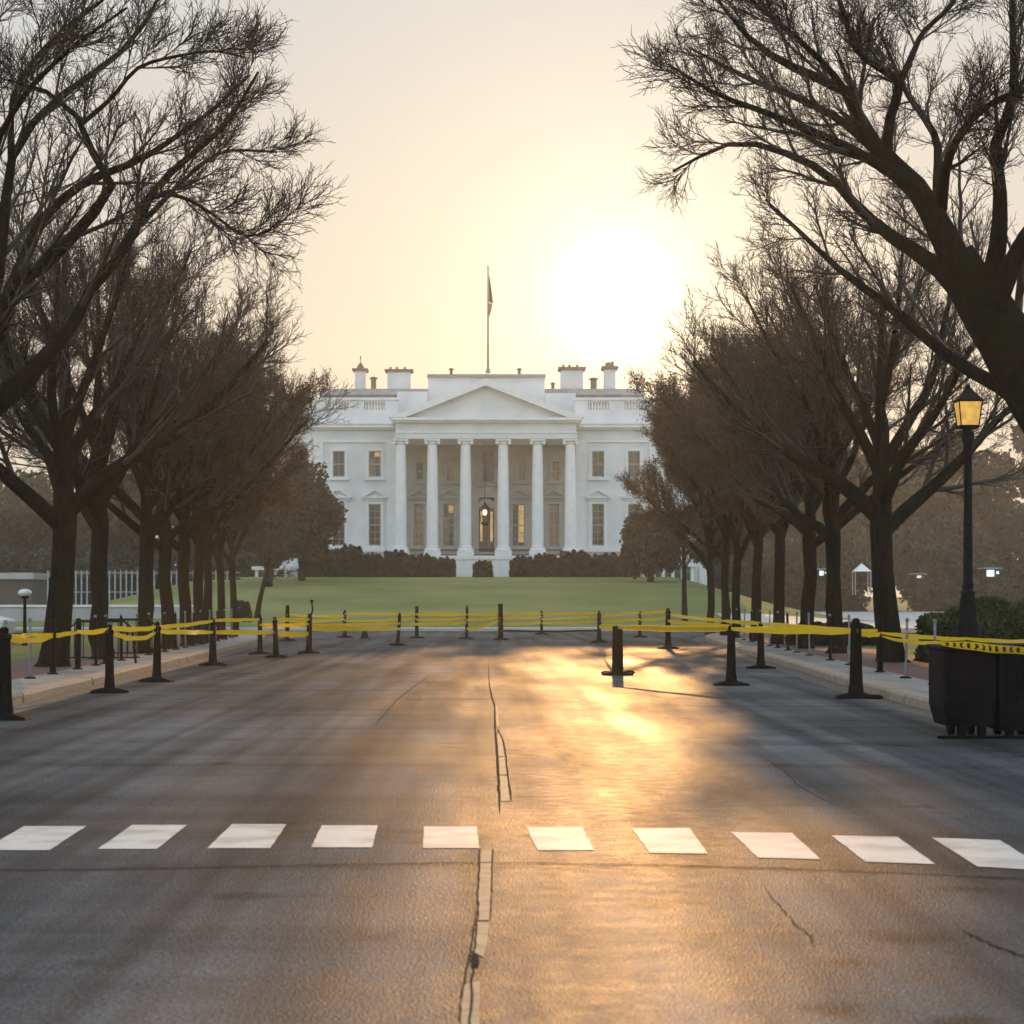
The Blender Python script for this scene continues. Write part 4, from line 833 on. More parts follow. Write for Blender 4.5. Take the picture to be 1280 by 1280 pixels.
# thin leaning young trees near the lawn
def sapling(px, py, pxt, pyt, Y, label, seed):
    b0 = P(px, py, Y); e = empty('young_tree', b0); tag(e, label, 'tree'); rng = np.random.default_rng(seed)
    t1 = P(pxt, pyt, Y) - b0; rows = np.array([[0, 0, -.2, .17], [t1.x * .3, .1, t1.z * .35, .13], [t1.x, 0, t1.z, .10], [t1.x * 1.3, .2, t1.z * 1.5, .06]]); a, b = limb(rows, 12)
    tv, tq = tubes(a[None], b[None], 10); link('trunk', np_mesh('trunk', tv, tq, True), M['bark'], e)
    P1, R1 = spawn(a[None], b[None], 12, .5, 1, (25, 55), .7, 7, .12, .05, .6, rng, .02, 1.2); P2, R2 = spawn(P1, R1, 9, .1, 1, (20, 50), .6, 5, .15, .05, .6, rng, .012, .5); P3, R3 = spawn(P2, R2, 8, .1, 1, (20, 55), .6, 4, .15, .05, .6, rng, .008, .3)
    V, Q = merge([tubes(P1, R1, 5), tubes(P2, R2, 3), tubes(P3, R3, 3)]); link('crown', np_mesh('crown', V, Q), M['twig'], e)
sapling(321, 768, 334, 712, 104, 'thin leaning young tree at the left edge of the lawn', 71)
sapling(856, 772, 855, 700, 100, 'thin upright young tree at the right corner of the lawn', 72)
# distant woods: read as one mass on each side
def wood(name, label, boxes, n, seed):
    rng = np.random.default_rng(seed); cs = []; rs_ = []
    for (a, b_, t_, Y) in boxes:
        w_ = b_ - a
        zt = PZ(t_, Y); nl = 16
        for i in range(nl):
            x = PX(a + w_ * rng.random(), Y); fx_ = abs((x - PX((a + b_) / 2, Y)) / (PX(b_, Y) - PX(a, Y)) * 2); zmax = zt * (1 - .25 * fx_ ** 2)
            r = rng.uniform(1.5, 3.0); z = rng.uniform(.12, 1) * (zmax - r); cs.append((x, Y + rng.uniform(-3, 3), z)); rs_.append((r * 1.15, r, r))
    V, Q = blob_leaves(cs, rs_, n, .34, rng, .3); o = link(name, np_mesh(name, V, Q), M['wood']); tag(o, label, 'wood', None, 'stuff')
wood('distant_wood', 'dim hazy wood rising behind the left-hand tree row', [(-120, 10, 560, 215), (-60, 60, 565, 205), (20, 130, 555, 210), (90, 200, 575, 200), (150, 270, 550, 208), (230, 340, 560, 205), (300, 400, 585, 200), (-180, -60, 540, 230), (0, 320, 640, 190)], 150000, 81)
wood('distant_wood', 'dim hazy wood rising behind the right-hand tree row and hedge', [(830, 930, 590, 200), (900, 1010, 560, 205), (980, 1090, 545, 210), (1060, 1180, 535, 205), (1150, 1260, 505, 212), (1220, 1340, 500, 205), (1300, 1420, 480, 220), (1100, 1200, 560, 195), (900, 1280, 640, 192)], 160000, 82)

# ------------------------------------------------------------------ distant bits on both sides
# left: white wall, picket fence, car, round-headed sign
Y = 175; zg = hterr(-50, Y)
e = empty('low_building', (PX(-20, Y), Y, zg)); tag(e, 'low grey building with a white flat roof edge at the far left', 'building')
c = MB(e.location); c.box(PX(-90, Y), PX(40, Y), Y, Y + 6, zg - .5, PZ(724, Y)); c.build('wall', M['gutter'], e)
c = MB(e.location); c.box(PX(-92, Y), PX(43, Y), Y - .4, Y + 6.4, PZ(724, Y), PZ(716, Y)); c.build('roof', M['pale'], e)
Yf = 150; zg = hterr(-35, Yf)
e = empty('picket_fence', (PX(130, Yf), Yf, zg)); tag(e, 'tall dark picket fence with pale pickets behind the left-hand trees', 'fence')
c = MB(e.location); c.box(PX(58, Yf), PX(300, Yf), Yf, Yf + .08, PZ(717, Yf), PZ(715, Yf)); c.box(PX(58, Yf), PX(300, Yf), Yf, Yf + .08, PZ(741, Yf), PZ(739, Yf)); c.build('rail', M['steel'], e)
c = MB(e.location); x = PX(60, Yf); k = 0
while x < PX(298, Yf):
    c.frustum(x, Yf - .06, zg, PZ(713, Yf), .07, .03, .05, .02); x += .42; k += 1
c.build('pickets', M['metal_pale'], e)
c = MB(e.location); c.box(PX(58, Yf), PX(300, Yf), Yf + .12, Yf + .3, zg, PZ(722, Yf)); c.build('backing_panel', M['iron'], e)
Y = 112; e = empty('low_wall', (PX(150, Y), Y, .1)); tag(e, 'long low pale wall crossing behind the left-hand trunks', 'wall')
zw = PZ(756, Y); c = MB(e.location); c.box(PX(-60, Y), PX(245, Y), Y, Y + .5, 0, zw - .12); c.build('masonry', M['pale'], e); c = MB(e.location); c.box(PX(-60, Y), PX(246, Y), Y - .08, Y + .58, zw - .12, zw); c.build('coping', M['white_trim'], e)
# parked white car at the left edge
Y = 62; cx = PX(-74, Y); e = empty('parked_car', (cx, Y, .13)); tag(e, 'white parked car whose nose just enters the left edge', 'car')
c = MB(e.location); z = .13
c.prism([(cx - 2.1, z + .3), (cx + 2.1, z + .3), (cx + 2.15, z + .75), (cx + 1.3, z + .95), (cx + .6, z + 1.45), (cx - 1.1, z + 1.47), (cx - 1.9, z + 1.0), (cx - 2.15, z + .8)], Y - .85, Y + .85); c.build('body', M['white'], e, bevel=.05)
c = MB(e.location); c.prism([(cx + 1.12, z + .98), (cx + .58, z + 1.38), (cx - 1.0, z + 1.39), (cx - 1.6, z + 1.02)], Y - .86, Y + .86); c.build('window', M['pane'], e)
for sx in (-1.3, 1.35):
    for sy in (-.8, .8): c = MB(e.location); c.tube([(cx + sx, Y + sy - .1, z + .32), (cx + sx, Y + sy + .1, z + .32)], .32, 16); c.build('wheel', M['black'], e)
c = MB(e.location); c.box(cx + 2.08, cx + 2.17, Y - .75, Y - .45, z + .62, z + .75); c.build('headlight', M['metal_pale'], e)
# round-headed lamp
Y = 60; b0 = P(31, 800, Y); zt = PZ(742, Y); e = empty('globe_lamp', (b0.x, Y, .13)); tag(e, 'short dark post with a round white head left of the thick left-edge trunk', 'lamp')
c = MB(e.location); c.lathe(b0.x, Y, [(.10, .13), (.06, .25), (.045, zt - .15)], 10); c.build('post', M['iron'], e); c = MB(e.location); c.lathe(b0.x, Y, [(.10, zt - .15), (.13, zt - .08), (.06, zt - .02)], 12); c.build('collar', M['iron'], e)
c = MB(e.location); c.sphere((b0.x, Y, zt + .02), .20, 16, 10, .6); c.build('head', M['white_trim'], e, True)
# right: small white tent, pale hut with a lit window, another hut
def tent(px, pyt, pyb, Y, w_, label):
    x = PX(px, Y); zt = PZ(pyt, Y); z0 = PZ(pyb, Y); e = empty('garden_tent', (x, Y, z0)); tag(e, label, 'tent'); h = zt - z0; s_ = w_
    c = MB(e.location); c.frustum(x, Y, z0 + h * .55, z0 + h * .95, s_, s_, .08, .08); c.lathe(x, Y, [(.06, z0 + h * .95), (.02, zt)], 6); c.build('roof', M['white_trim'], e)
    for sx in (-1, 1):
        for sy in (-1, 1): c = MB(e.location); c.tube([(x + sx * s_ * .9, Y + sy * s_ * .9, z0 - 1.2), (x + sx * s_ * .9, Y + sy * s_ * .9, z0 + h * .55)], .05, 6); c.build('leg', M['metal_pale'], e)
tent(1077, 704, 727, 178, .75, 'tiny white pyramid-roofed tent seen between the trunks on the right')
def hut(px0, px1, pyt, pyb, Y, label, mat='far_light'):
    xa, xb, zt, z0 = PX(px0, Y), PX(px1, Y), PZ(pyt, Y), PZ(pyb, Y); e = empty('kiosk', ((xa + xb) / 2, Y, z0)); tag(e, label, 'kiosk')
    c = MB(e.location); c.box(xa, xb, Y, Y + 2, z0 - .4, zt); c.build('wall', M['iron'], e); c = MB(e.location); c.box(xa - .15, xb + .15, Y - .2, Y + 2.2, zt, zt + .1); c.build('roof', M['roof'], e)
    c = MB(e.location); c.box(xa + .15, xa + (xb - xa) * .62, Y - .04, Y - .01, z0 + (zt - z0) * .25, zt - .1); c.box(xa + (xb - xa) * .75, xb - .1, Y - .04, Y - .01, z0 + (zt - z0) * .5, zt - .2); c.build('window', M[mat], e)
hut(1231, 1250, 711, 724, 176, 'small dim kiosk with a bright window right of the lamp post')
hut(1144, 1156, 718, 724, 180, 'tiny kiosk with a pale window left of the lamp post')
hut(1022, 1034, 712, 722, 182, 'tiny kiosk glimpsed between the second and third right-hand trunks')

# ------------------------------------------------------------------ lamp post
YL = 35.0; lx = PX(1210, YL); e = empty('street_lamp', (lx, YL, .14)); tag(e, 'tall black cast-iron lamp post with a lit amber lantern', 'street lamp')
z = lambda py: PZ(py, YL)
c = MB(e.location); c.lathe(lx, YL, [(.27, .14), (.27, .32), (.23, .42), (.225, z(797)), (.205, z(790)), (.20, z(783)), (.165, z(776)), (.15, z(756)), (.12, z(744)), (.13, z(741)), (.09, z(737))], 24); c.build('base', M['iron'], e, True)
c = MB(e.location)
for k in range(20):     # fluted shaft
    pass
prof = [(.088, z(737)), (.10, z(731)), (.084, z(728)), (.075, z(640)), (.068, z(566)), (.085, z(563)), (.085, z(559)), (.07, z(557)), (.10, z(552)), (.115, z(547)), (.10, z(541)), (.07, z(538)), (.11, z(535)), (.15, z(533))]
c.lathe(lx, YL, prof, 20); c.build('shaft', M['iron'], e, True)
lt = MB(e.location); w0, w1 = 10.5 * YL / F, 14 * YL / F
lt.frustum(lx, YL, z(532), z(503), w0, w0, w1, w1); g = lt.build('lantern_glass', M['lamp_glass'], e)
c = MB(e.location)
for sx in (-1, 1):
    for sy in (-1, 1): c.tube([(lx + sx * (w0 + .006), YL + sy * (w0 + .006), z(533)), (lx + sx * (w1 + .006), YL + sy * (w1 + .006), z(502))], .011, 6)
c.frustum(lx, YL, z(536), z(532), w0 + .01, w0 + .01, w0 + .03, w0 + .03); c.box(lx - w1 - .02, lx + w1 + .02, YL - w1 - .02, YL + w1 + .02, z(503), z(501)); c.build('lantern_frame', M['iron'], e)
c = MB(e.location); c.frustum(lx, YL, z(501), z(492), w1 + .03, w1 + .03, w1 * .55, w1 * .55); c.frustum(lx, YL, z(492), z(485), w1 * .55, w1 * .55, w1 * .25, w1 * .25); c.lathe(lx, YL, [(.03, z(485)), (.045, z(483)), (.01, z(479))], 10); c.build('lantern_roof', M['iron'], e)

# ------------------------------------------------------------------ barrier posts
def base_mesh(w_=.62):
    m = MB(); m.add([(-w_ / 2, -.17, 0), (w_ / 2, -.17, 0), (w_ / 2, .17, 0), (-w_ / 2, .17, 0), (-w_ / 2 + .02, -.15, .035), (w_ / 2 - .02, -.15, .035), (w_ / 2 - .02, .15, .035), (-w_ / 2 + .02, .15, .035), (-.13, -.12, .075), (.13, -.12, .075), (.13, .12, .075), (-.13, .12, .075)],
        [(0, 1, 5, 4), (1, 2, 6, 5), (2, 3, 7, 6), (3, 0, 4, 7), (4, 5, 9, 8), (5, 6, 10, 9), (6, 7, 11, 10), (7, 4, 8, 11), (8, 9, 10, 11), (0, 3, 2, 1)]); me = m.mesh('foot_plate'); me.materials.append(M['black']); return me
def post_mesh(h, r):
    m = MB(); m.lathe(0, 0, [(r * 1.25, .06), (r * 1.1, .16), (r, .25), (r * .8, h - .16), (r * .95, h - .15), (r * .95, h - .10), (r * .55, h - .08), (r * .6, h - .03), (r * .3, h)], 14); me = m.mesh('post', True); me.materials.append(M['black']); return me
def sq_post_mesh(h, w_):
    m = MB(); m.frustum(0, 0, .06, h, w_ * .55, w_ * .45, w_ * .48, w_ * .4); me = m.mesh('post', False, .008); me.materials.append(M['black']); return me
FB = base_mesh(); POSTS = {}
plist = [ # key, px, base py, height, radius, kind, label, rot, tilt
 ('A', 5, 900, 1.16, .10, 'r', 'thick black barrier post nearest the left edge', 0, 0),
 ('B', 137, 866, 1.10, .075, 'r', 'black barrier post on its foot plate, second from the left edge on the road', .2, 0),
 ('C', 196, 852, 1.10, .075, 'r', 'black barrier post third from the left edge on the road', -.1, .01),
 ('D', 266, 832, 1.08, .085, 'r', 'black barrier post left of the pair of slim posts', .3, 0),
 ('E', 325, 818, 1.10, .07, 'r', 'slim black barrier post, left one of the pair', 0, 0),
 ('G', 345, 822, 1.06, .075, 'r', 'slim black barrier post, right one of the pair', .1, -.03),
 ('H', 386, 817, 1.12, .085, 'r', 'black barrier post with a crooked stick above it', 0, .02),
 ('I', 431, 797, 1.10, .075, 'r', 'black round-topped barrier post between the crooked stick and the leaning post', .4, 0),
 ('J', 497, 807, 1.08, .065, 'r', 'dark leaning barrier post left of centre', .1, .07),
 ('K', 521, 798, 1.25, .065, 's', 'square dark barrier post just right of the leaning post', 0, 0),
 ('L', 583, 799, 1.30, .06, 'r', 'slender dark barrier post left of the flagpole line', .1, .02),
 ('M', 626, 800, 1.36, .09, 's', 'thick square dark barrier post at the centre of the road', 0, -.01),
 ('N', 677, 793, 1.05, .06, 'r', 'slim barrier post right of the thick central one, with a white-lit foot', .2, 0),
 ('O', 749, 803, 1.12, .08, 'r', 'dark barrier post left of the glare at the far barrier', 0, 0),
 ('P', 772, 844, .98, .10, 's', 'isolated wide square post standing alone in the sun glare', 0, 0),
 ('Q', 800, 797, 1.05, .07, 'r', 'far barrier post behind the isolated wide post', 0, 0),
 ('R', 835, 811, 1.25, .09, 'r', 'dark barrier post with a broad foot at the right of the glare', .2, 0),
 ('S', 914, 857, 1.06, .085, 'r', 'tapered black barrier post on a wide foot, right half of the road', 0, 0),
 ('T', 951, 836, 1.00, .08, 'r', 'black barrier post just behind the kerb-side one on the right', .1, 0),
 ('U', 1070, 873, 1.22, .10, 'r', 'tallest black barrier post with pointed cap, left of the black bin', -.05, 0),
 ('V', 359, 801, 1.30, .07, 's', 'far dark post standing behind the slim pair', 0, .01),
]
for key, px, py, h, r, kd, lab, rot, tilt in plist:
    Y = DY(py); x = PX(px, Y); e = empty('barrier_post', (x, Y, .004), rot); e.rotation_euler = (0, tilt, rot)
    tag(e, lab, 'post', 'black barrier posts standing on the road')
    link('post', post_mesh(h, r) if kd == 'r' else sq_post_mesh(h, r * 2), None, e); link('foot_plate', FB, None, e); POSTS[key] = Vector((x + math.sin(tilt) * h, Y, h))
# crooked stick propped at post H, low cone
Y = DY(817) - .25; e = empty('crooked_stick', P(386, 800, Y)); e.location.z = .02; tag(e, 'thin crooked stick propped up beside a barrier post', 'stick')
b0 = e.location.copy(); c = MB(b0); c.tube([b0, P(387, 785, Y), P(388, 772, Y), P(391, 762, Y), P(389.5, 752, Y)], .035, 7, .02); c.build('shaft', M['black'], e); c = MB(b0); c.sphere(P(389.8, 751.5, Y), .05, 8, 6); c.build('knob', M['black'], e)
Y = DY(798); e = empty('traffic_cone', (PX(456, Y), Y, .004)); tag(e, 'small dark cone on the road left of centre', 'cone'); c = MB(); c.lathe(0, 0, [(.17, .03), (.14, .08), (.04, .42), (.02, .44)], 12); c.build('cone', M['black'], e, True); c = MB(); c.box(-.2, .2, -.2, .2, 0, .03); c.build('foot', M['black'], e)
# dark litter around the isolated post: sand bags
for i, (px, py, s_, lab) in enumerate(((759, 843, .13, 'dark sandbag at the left foot of the isolated square post'), (786, 842, .12, 'dark sandbag at the right foot of the isolated square post'), (1094, 874, .12, 'small dark sandbag right of the tallest barrier post'))):
    Y = DY(py); c = MB((PX(px, Y), Y, 0)); x = PX(px, Y)
    c.lathe(x, Y, [(s_ * .9, .004), (s_ * 1.1, .025), (s_ * .9, .055), (s_ * .4, .07)], 10); o = c.build('sandbag', M['black'], None, True); o.scale = (1, .7, 1); tag(o, lab, 'sandbag', 'sandbags weighing down posts')

# ------------------------------------------------------------------ stakes along the pavements
def stake_mesh(h, r, pale):
    m = MB(); m.lathe(0, 0, [(r, 0), (r, h - .03), (r * .5, h)], 8); me = m.mesh('shaft', True); me.materials.append(M['steel'] if pale else M['iron']); return me
st_black = stake_mesh(1.0, .035, False); st_pale = stake_mesh(1.02, .022, True); st_thick = stake_mesh(1.0, .06, False)
fm = MB(); fm.lathe(0, 0, [(.11, 0), (.10, .02), (.05, .035)], 10); foot_me = fm.mesh('foot'); foot_me.materials.append(M['iron'])
cm_ = MB(); cm_.lathe(0, 0, [(.03, .99), (.034, 1.0), (.034, 1.03), (.01, 1.05)], 8); cap_me = cm_.mesh('cap'); cap_me.materials.append(M['steel'])
STK = {'L': [], 'R': []}
Ls = [(38, 'p'), (66, 't'), (97, 't'), (120, 'b'), (131, 'b'), (152, 'b'), (170, 'p'), (186, 'b'), (206, 'b'), (220, 'b'), (232, 'p'), (242, 'b'), (252, 'b'), (262, 'p'), (272, 'b'), (281, 'b'), (290, 'p'), (298, 'b')]
Rs_ = [(1168, 'p'), (1132, 'p'), (1100, 't'), (1062, 'p'), (1038, 'b'), (1012, 'p'), (996, 'p'), (985, 'b'), (972, 'b'), (962, 'p'), (950, 'b'), (940, 'b'), (930, 'p'), (921, 'b'), (912, 'b'), (903, 'p')]
words_ = ['nearest the camera', 'second', 'third', 'fourth', 'fifth', 'sixth', 'seventh', 'eighth', 'ninth', 'tenth', 'eleventh', 'twelfth', 'thirteenth', 'fourteenth', 'fifteenth', 'sixteenth', 'seventeenth', 'farthest']
def xr_line(side, px):
    # distance where the line of stakes (1.2 m behind the kerb) is seen in column px
    K_ = KL if side == 'L' else KR; lo_, hi = 10.0, 90.0; sg = -1 if side == 'L' else 1
    for _ in range(50):
        mid = (lo_ + hi) / 2; v = abs(PX(px, mid)); w_ = xr(mid, K_) + 1.0
        if v < w_: lo_ = mid
        else: hi = mid
    return mid
for side, arr in (('L', Ls), ('R', Rs_)):
    for i, (px, kd) in enumerate(arr):
        Y = xr_line(side, px); x = PX(px, Y); e = empty('fence_stake', (x, Y, .146)); rr = random.Random(px); e.rotation_euler = (rr.uniform(-.03, .03), rr.uniform(-.03, .03), 0)
        where = 'left-hand' if side == 'L' else 'right-hand'; col = {'p': 'thin pale steel', 'b': 'thin black', 't': 'thick black'}[kd]
        n_ = words_[i] if i < len(arr) - 1 else 'farthest'
        tag(e, f'{col} stake on the {where} pavement, {n_}' + ('' if n_ in ('nearest the camera',) else ' of its row from the camera'), 'stake', f'stakes along the {where} pavement')
        link('shaft', {'p': st_pale, 'b': st_black, 't': st_thick}[kd], None, e); link('foot', foot_me, None, e)
        if kd != 't': link('cap', cap_me, None, e)
        STK[side].append(Vector((x, Y, 1.1)))
# low hoop barriers on the left pavement
for i, (px, lab) in enumerate(((126, 'black hoop barrier on the left pavement behind the second road post'), (160, 'black hoop barrier on the left pavement behind the third road post'))):
    Y = xr_line('L', px) + 1.0; x = PX(px, Y); e = empty('hoop_barrier', (x, Y, .146)); tag(e, lab, 'barrier', 'hoop barriers on the left pavement')
    c = MB(); w_ = .75; c.tube([(-w_, 0, 0), (-w_ + .08, 0, .75), (-w_ + .25, 0, .9), (w_ - .25, 0, .9), (w_ - .08, 0, .75), (w_, 0, 0)], .025, 8); c.build('frame', M['iron'], e, True)
    c = MB()
    for k in range(1, 8): c.tube([(-w_ + 2 * w_ * k / 8, 0, .12), (-w_ + 2 * w_ * k / 8, 0, .88)], .012, 6)
    c.tube([(-w_ + .02, 0, .12), (w_ - .02, 0, .12)], .015, 6); c.build('bars', M['iron'], e)

# ------------------------------------------------------------------ black wheeled bin at the right edge
YB = 22.0; xb0 = PX(1170, YB); e = empty('wheeled_bin', (xb0 + .75, YB, 0)); tag(e, 'large black ribbed plastic container on wheels at the right edge below the lamp post', 'bin')
zt = PZ(806, YB); D = .75
def bin_part(m, xa, xb, zlo, zhi, taper):
    m.add([(xa + taper, YB - D / 2 + taper, zlo), (xb - taper * .5, YB - D / 2 + taper, zlo), (xb - taper * .5, YB + D / 2 - taper, zlo), (xa + taper, YB + D / 2 - taper, zlo),
           (xa, YB - D / 2, zlo + .22), (xb, YB - D / 2, zlo + .22), (xb, YB + D / 2, zlo + .22), (xa, YB + D / 2, zlo + .22),
           (xa, YB - D / 2, zhi), (xb, YB - D / 2, zhi), (xb, YB + D / 2, zhi), (xa, YB + D / 2, zhi)],
          [(0, 3, 2, 1), (0, 1, 5, 4), (1, 2, 6, 5), (2, 3, 7, 6), (3, 0, 4, 7), (4, 5, 9, 8), (5, 6, 10, 9), (6, 7, 11, 10), (7, 4, 8, 11), (8, 9, 10, 11)])
c = MB(e.location); bin_part(c, xb0, xb0 + .57, .13, zt - .05, .05); bin_part(c, xb0 + .60, xb0 + 1.5, .08, zt - .05, .03); c.build('body', M['black_plastic'], e, bevel=.012)
c = MB(e.location)
for k in range(7): zz = .42 + k * .075; c.box(xb0 + .03, xb0 + .40, YB - D / 2 - .015, YB - D / 2 - .001, zz + .12, zz + .135)
for k in range(6): xx = xb0 + .08 + k * .09; c.box(xx, xx + .015, YB - D / 2 - .02, YB - D / 2 - .002, .45, zt - .15)
for zz in (.42, .62, .84): c.box(xb0 + .02, xb0 + .555, YB - D / 2 - .028, YB - D / 2 - .003, zz, zz + .025); c.box(xb0 + .65, xb0 + 1.48, YB - D / 2 - .028, YB - D / 2 - .003, zz + .03, zz + .055)
for k in range(9): xx = xb0 + .70 + k * .09; c.box(xx, xx + .02, YB - D / 2 - .02, YB - D / 2 - .002, .4, zt - .12)
c.build('ribs', M['black_plastic'], e)
c = MB(e.location); c.box(xb0 - .02, xb0 + .61, YB - D / 2 - .04, YB + D / 2 + .04, zt - .05, zt); c.box(xb0 + .62, xb0 + 1.52, YB - D / 2 - .04, YB + D / 2 + .04, zt - .05, zt + .01); c.build('lid', M['black_plastic'], e, bevel=.01)
for k, dx in enumerate((.22, .44, .74, 1.0, 1.32)):
    for sy in (-.25, .25):
        c = MB(e.location); c.tube([(xb0 + dx - .03, YB + sy, .10), (xb0 + dx + .03, YB + sy, .10)], .095, 14); c.frustum(xb0 + dx, YB + sy, .13, .24, .03, .04, .07, .07); c.build('wheel', M['black'], e)
c = MB(e.location); c.box(xb0 - .06, xb0 + 1.6, YB - D / 2 - .05, YB - D / 2 + .05, .004, .03); c.build('skid', M['black'], e)

# ------------------------------------------------------------------ barrier tape
def tape(a, b_, label, sag=.06, w_=.085, marked=False, twist=.25, seed=0):
    w_ = min(w_, .11) if a[1] < 50 else min(max(w_, .09) * 1.15, .15); a, b_ = Vector(a), Vector(b_); n = 28; rr = random.Random(seed); L = (b_ - a).length; d = (b_ - a).normalized(); side = Vector((d.y, -d.x, 0)).normalized()
    V = []; UV = []; ph = rr.uniform(0, 6); tw = rr.uniform(-twist, twist)
    for i in range(n + 1):
        t = i / n; p = a.lerp(b_, t); p.z -= 4 * sag * t * (1 - t) - .004 * math.sin(t * 17 + ph); env = math.sin(math.pi * t); ang = tw * 2.2 * math.sin(t * 5 + ph) * (.4 + .6 * env)
        wd = w_ * (.55 + .45 * min(1, 6 * min(t, 1 - t)) + .05 * math.sin(t * 11 + ph)); u = Vector((0, 0, 1)) * math.cos(ang) + side * math.sin(ang); p = p + side * .02 * math.sin(t * 13 + ph)
        V += [tuple(p + u * wd / 2), tuple(p + side * .008 * math.sin(i)), tuple(p - u * wd / 2)]; UV += [(t * L, 1), (t * L, .5), (t * L, 0)]
    V = [tuple(Vector(v) - a) for v in V]; Fc = []
    for i in range(n): k = 3 * i; Fc += [(k, k + 3, k + 4, k + 1), (k + 1, k + 4, k + 5, k + 2)]
    me = bpy.data.meshes.new('barrier_tape'); me.from_pydata(V, [], Fc); uvl = me.uv_layers.new(name='UVMap')
    for l_ in me.loops: uvl.data[l_.index].uv = UV[l_.vertex_index]
    me.polygons.foreach_set('use_smooth', [True] * len(me.polygons)); me.update()
    o = link('barrier_tape', me, M['tape_marked'] if marked else M['tape'], None, a); tag(o, label, 'tape', 'yellow barrier tapes'); return o
def at(k, py):
    """point on post k at picture row py"""
    p = POSTS[k]; return Vector((p.x, p.y - .09, PZ(py, p.y)))
nt_ = 0
def T(k0, y0, k1, y1, label, **kw):
    global nt_; nt_ += 1
    a = at(k0, y0) if isinstance(k0, str) else Vector(k0); b_ = at(k1, y1) if isinstance(k1, str) else Vector(k1); return tape(a, b_, label, seed=nt_, **kw)
SL, SR = STK['L'], STK['R']
def sk(v, py): return Vector((v.x, v.y, PZ(py, v.y)))
T('A', 795, sk(SL[0], 793).to_tuple(), 0, 'yellow tape from the leftmost thick post to the first pale stake', sag=.03)
T('A', 797, sk(SL[1], 796).to_tuple(), 0, 'lower yellow tape strand at the leftmost post', sag=.05)
T(sk(SL[0], 793).to_tuple(), 0, sk(SL[2], 790).to_tuple(), 0, 'yellow tape between the first stakes at the left edge', sag=.04)
T(sk(SL[2], 789).to_tuple(), 0, 'B', 786, 'yellow tape between the thick stake and the second road post on the left', sag=.04)
T('B', 785, 'C', 784, 'upper yellow tape between the second and third road posts on the left', sag=.03)
T('B', 789, 'C', 791, 'lower, drooping yellow tape between the second and third road posts on the left', sag=.11)
T('C', 784, 'D', 776, 'upper yellow tape rising to the post left of the slim pair', sag=.02)
T('C', 789, 'D', 790, 'lower yellow tape running to the post left of the slim pair', sag=.01, w_=.10)
T('D', 775, 'E', 774, 'upper yellow tape to the left slim post', sag=.01)
T('D', 790, 'G', 790, 'wide lower yellow tape to the right slim post', sag=.01, w_=.13)
T('G', 774, 'H', 774, 'upper yellow tape between the slim pair and the crooked stick', sag=.02)
T('G', 791, 'H', 792, 'wide lower yellow tape between the slim pair and the crooked stick', sag=.03, w_=.13)
T('H', 782, 'J', 779, 'middle yellow tape from the crooked-stick post to the leaning post', sag=.02, w_=.09)
T('H', 786, 'J', 786, 'wide lower yellow tape from the crooked-stick post to the leaning post', sag=-.01, w_=.13)
T('V', 768, 'I', 770, 'far yellow tape behind the crooked stick', sag=.03)
T('V', 776, 'I', 774, 'far lower yellow tape behind the crooked stick', sag=.04)
T('I', 767, 'K', 768, 'thin upper far tape between the round-topped and the square post', sag=.0, w_=.06)
T('K', 768, 'L', 768, 'wide orange-yellow upper tape left of the slender central post', sag=.0, w_=.12)
T('J', 780, 'L', 778, 'lower far tape left of the slender central post', sag=.04, w_=.07)
T('L', 768, 'M', 768, 'upper far tape left of the thick central post', sag=.0, w_=.09)
T('L', 786, 'M', 776, 'slack lower tape rising to the thick central post', sag=.05, w_=.11)
T('M', 767, 'N', 767, 'upper far tape right of the thick central post', sag=.0, w_=.06)
T('M', 773, 'N', 771, 'second far tape right of the thick central post', sag=.02)
T('N', 767, 'O', 766.5, 'upper far tape left of the glare', sag=.0, w_=.06)
T('N', 774, 'O', 770, 'second far tape left of the glare', sag=.02, w_=.09)
T('O', 770, 'Q', 766, 'far tape behind the isolated square post', sag=.0)
T('Q', 767, 'R', 764, 'far tape right of the isolated square post', sag=.0, w_=.06)
T('O', 783, 'P', 785, 'short wide tape joining the far barrier to the isolated square post', sag=.0, w_=.12)
T('P', 784, 'S', 786, 'wide printed yellow tape from the isolated square post to the tapered post', sag=.01, w_=.13, marked=True, twist=.05)
T('S', 786, 'U', 789, 'wide yellow tape from the tapered post to the tallest post', sag=.01, w_=.11, twist=.08)
T('R', 768, (PX(905, 70), 70, PZ(776, 70)), 0, 'upper tape sloping down from the broad-footed post', sag=.02, w_=.10)
T((PX(905, 70), 70, PZ(776, 70)), 0, 'T', 779, 'upper tape between the far stakes and the post behind the kerb-side one', sag=.01, w_=.09)
T('T', 779, 'U', 788, 'upper yellow tape sloping down to the tallest post', sag=.01, w_=.08)
T('U', 790, (SR[2].x, SR[2].y - .07, PZ(792, SR[2].y)), 0, 'short yellow tape from the tallest post to the thick stake', sag=.03, w_=.09)
T((SR[2].x, SR[2].y - .07, PZ(791, SR[2].y)), 0, (PX(1206, 30), 30, PZ(799, 30)), 0, 'orange-yellow upper tape passing in front of the lamp post', sag=.02, w_=.07)
T((PX(1206, 30), 30, PZ(798, 30)), 0, (PX(1320, 26), 26, PZ(800, 26)), 0, 'upper tape running out at the right edge above the bin', sag=.03, w_=.06)
T((SR[2].x, SR[2].y - .09, PZ(795, SR[2].y)), 0, (PX(1180, YB - .5), YB - .45, PZ(804, YB - .45)), 0, 'lower yellow tape running down to the black bin', sag=.03, w_=.05)
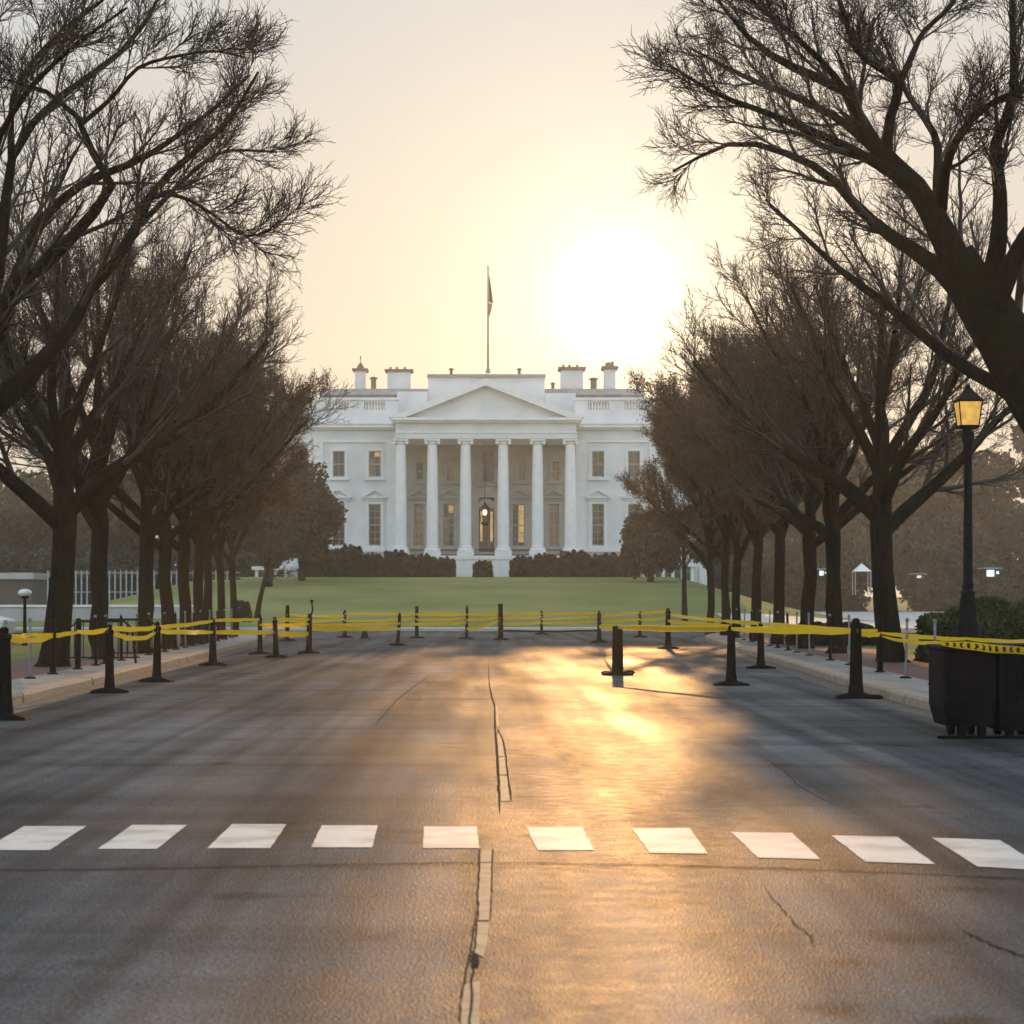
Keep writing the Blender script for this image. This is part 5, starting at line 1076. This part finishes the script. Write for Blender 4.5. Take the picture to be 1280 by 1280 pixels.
T((PX(1178, YB - .45), YB - .45, PZ(804, YB - .45)), 0, (PX(1330, YB - .45), YB - .45, PZ(817, YB - .45)), 0, 'printed yellow tape stretched across the front of the black bin', sag=.01, w_=.085, marked=True, twist=.03)
T('K', 775, 'L', 773, 'middle far tape left of the slender central post', sag=.02)
T('I', 776, 'K', 773, 'lower far tape between the round-topped and the square post', sag=.03)
T('L', 775, 'M', 772, 'middle far tape left of the thick central post', sag=.02)
T('M', 780, 'N', 778, 'lowest far tape right of the thick central post', sag=.03)
T('N', 779, 'O', 777, 'lowest far tape left of the glare', sag=.02)
T('O', 777, 'Q', 774, 'lower far tape behind the isolated square post', sag=.02)
T('Q', 775, 'R', 772, 'lower far tape right of the isolated square post', sag=.02)
T('E', 781, 'H', 780, 'slack middle tape behind the right slim post', sag=.03)
T('R', 776, 'S', 783, 'slanting tape from the broad-footed post to the tapered post', sag=.02, w_=.07)
for k_, (i0, i1, y0_, y1_, lab_) in enumerate(((2, 5, 789, 785, 'yellow tape wound along the black stakes behind the second road post'), (5, 8, 785, 782, 'yellow tape wound along the stakes behind the third road post'), (8, 12, 782, 778, 'yellow tape wound along the farther left-hand stakes'))):
    T(sk(SL[i0], y0_).to_tuple(), 0, sk(SL[i1], y1_).to_tuple(), 0, lab_, sag=.04, w_=.07)
for k_, (i0, i1, y0_, y1_, lab_) in enumerate(((2, 5, 788, 784, 'yellow tape along the right-hand stakes behind the tallest post'), (5, 9, 784, 781, 'yellow tape along the middle right-hand stakes'), (9, 14, 781, 778, 'yellow tape along the far right-hand stakes'))):
    T(sk(SR[i0], y0_).to_tuple(), 0, sk(SR[i1], y1_).to_tuple(), 0, lab_, sag=.03, w_=.07)
# loose chain lying low between the far posts
c = MB(at('M', 788)); c.tube([at('M', 788), at('M', 789).lerp(at('O', 789), .3), at('M', 789.5).lerp(at('O', 789), .6), at('O', 788)], .035, 6); o = c.build('cable', M['black']); tag(o, 'black cable slung low between the thick central post and the post left of the glare', 'cable')

# ------------------------------------------------------------------ haze
m_, t_, b_ = new_mat('haze_air'); t_.nodes.remove(b_); pv = t_.nodes.new('ShaderNodeVolumePrincipled')
pv.inputs['Color'].default_value = (.76, .88, 1.0, 1); pv.inputs['Density'].default_value = .00043; pv.inputs['Anisotropy'].default_value = .72
t_.links.new(pv.outputs[0], t_.nodes['Material Output'].inputs['Volume'])
c = MB(); c.box(-110, 110, -8, 245, -1.3, 33); h = c.build('haze', m_); tag(h, kind='stuff')
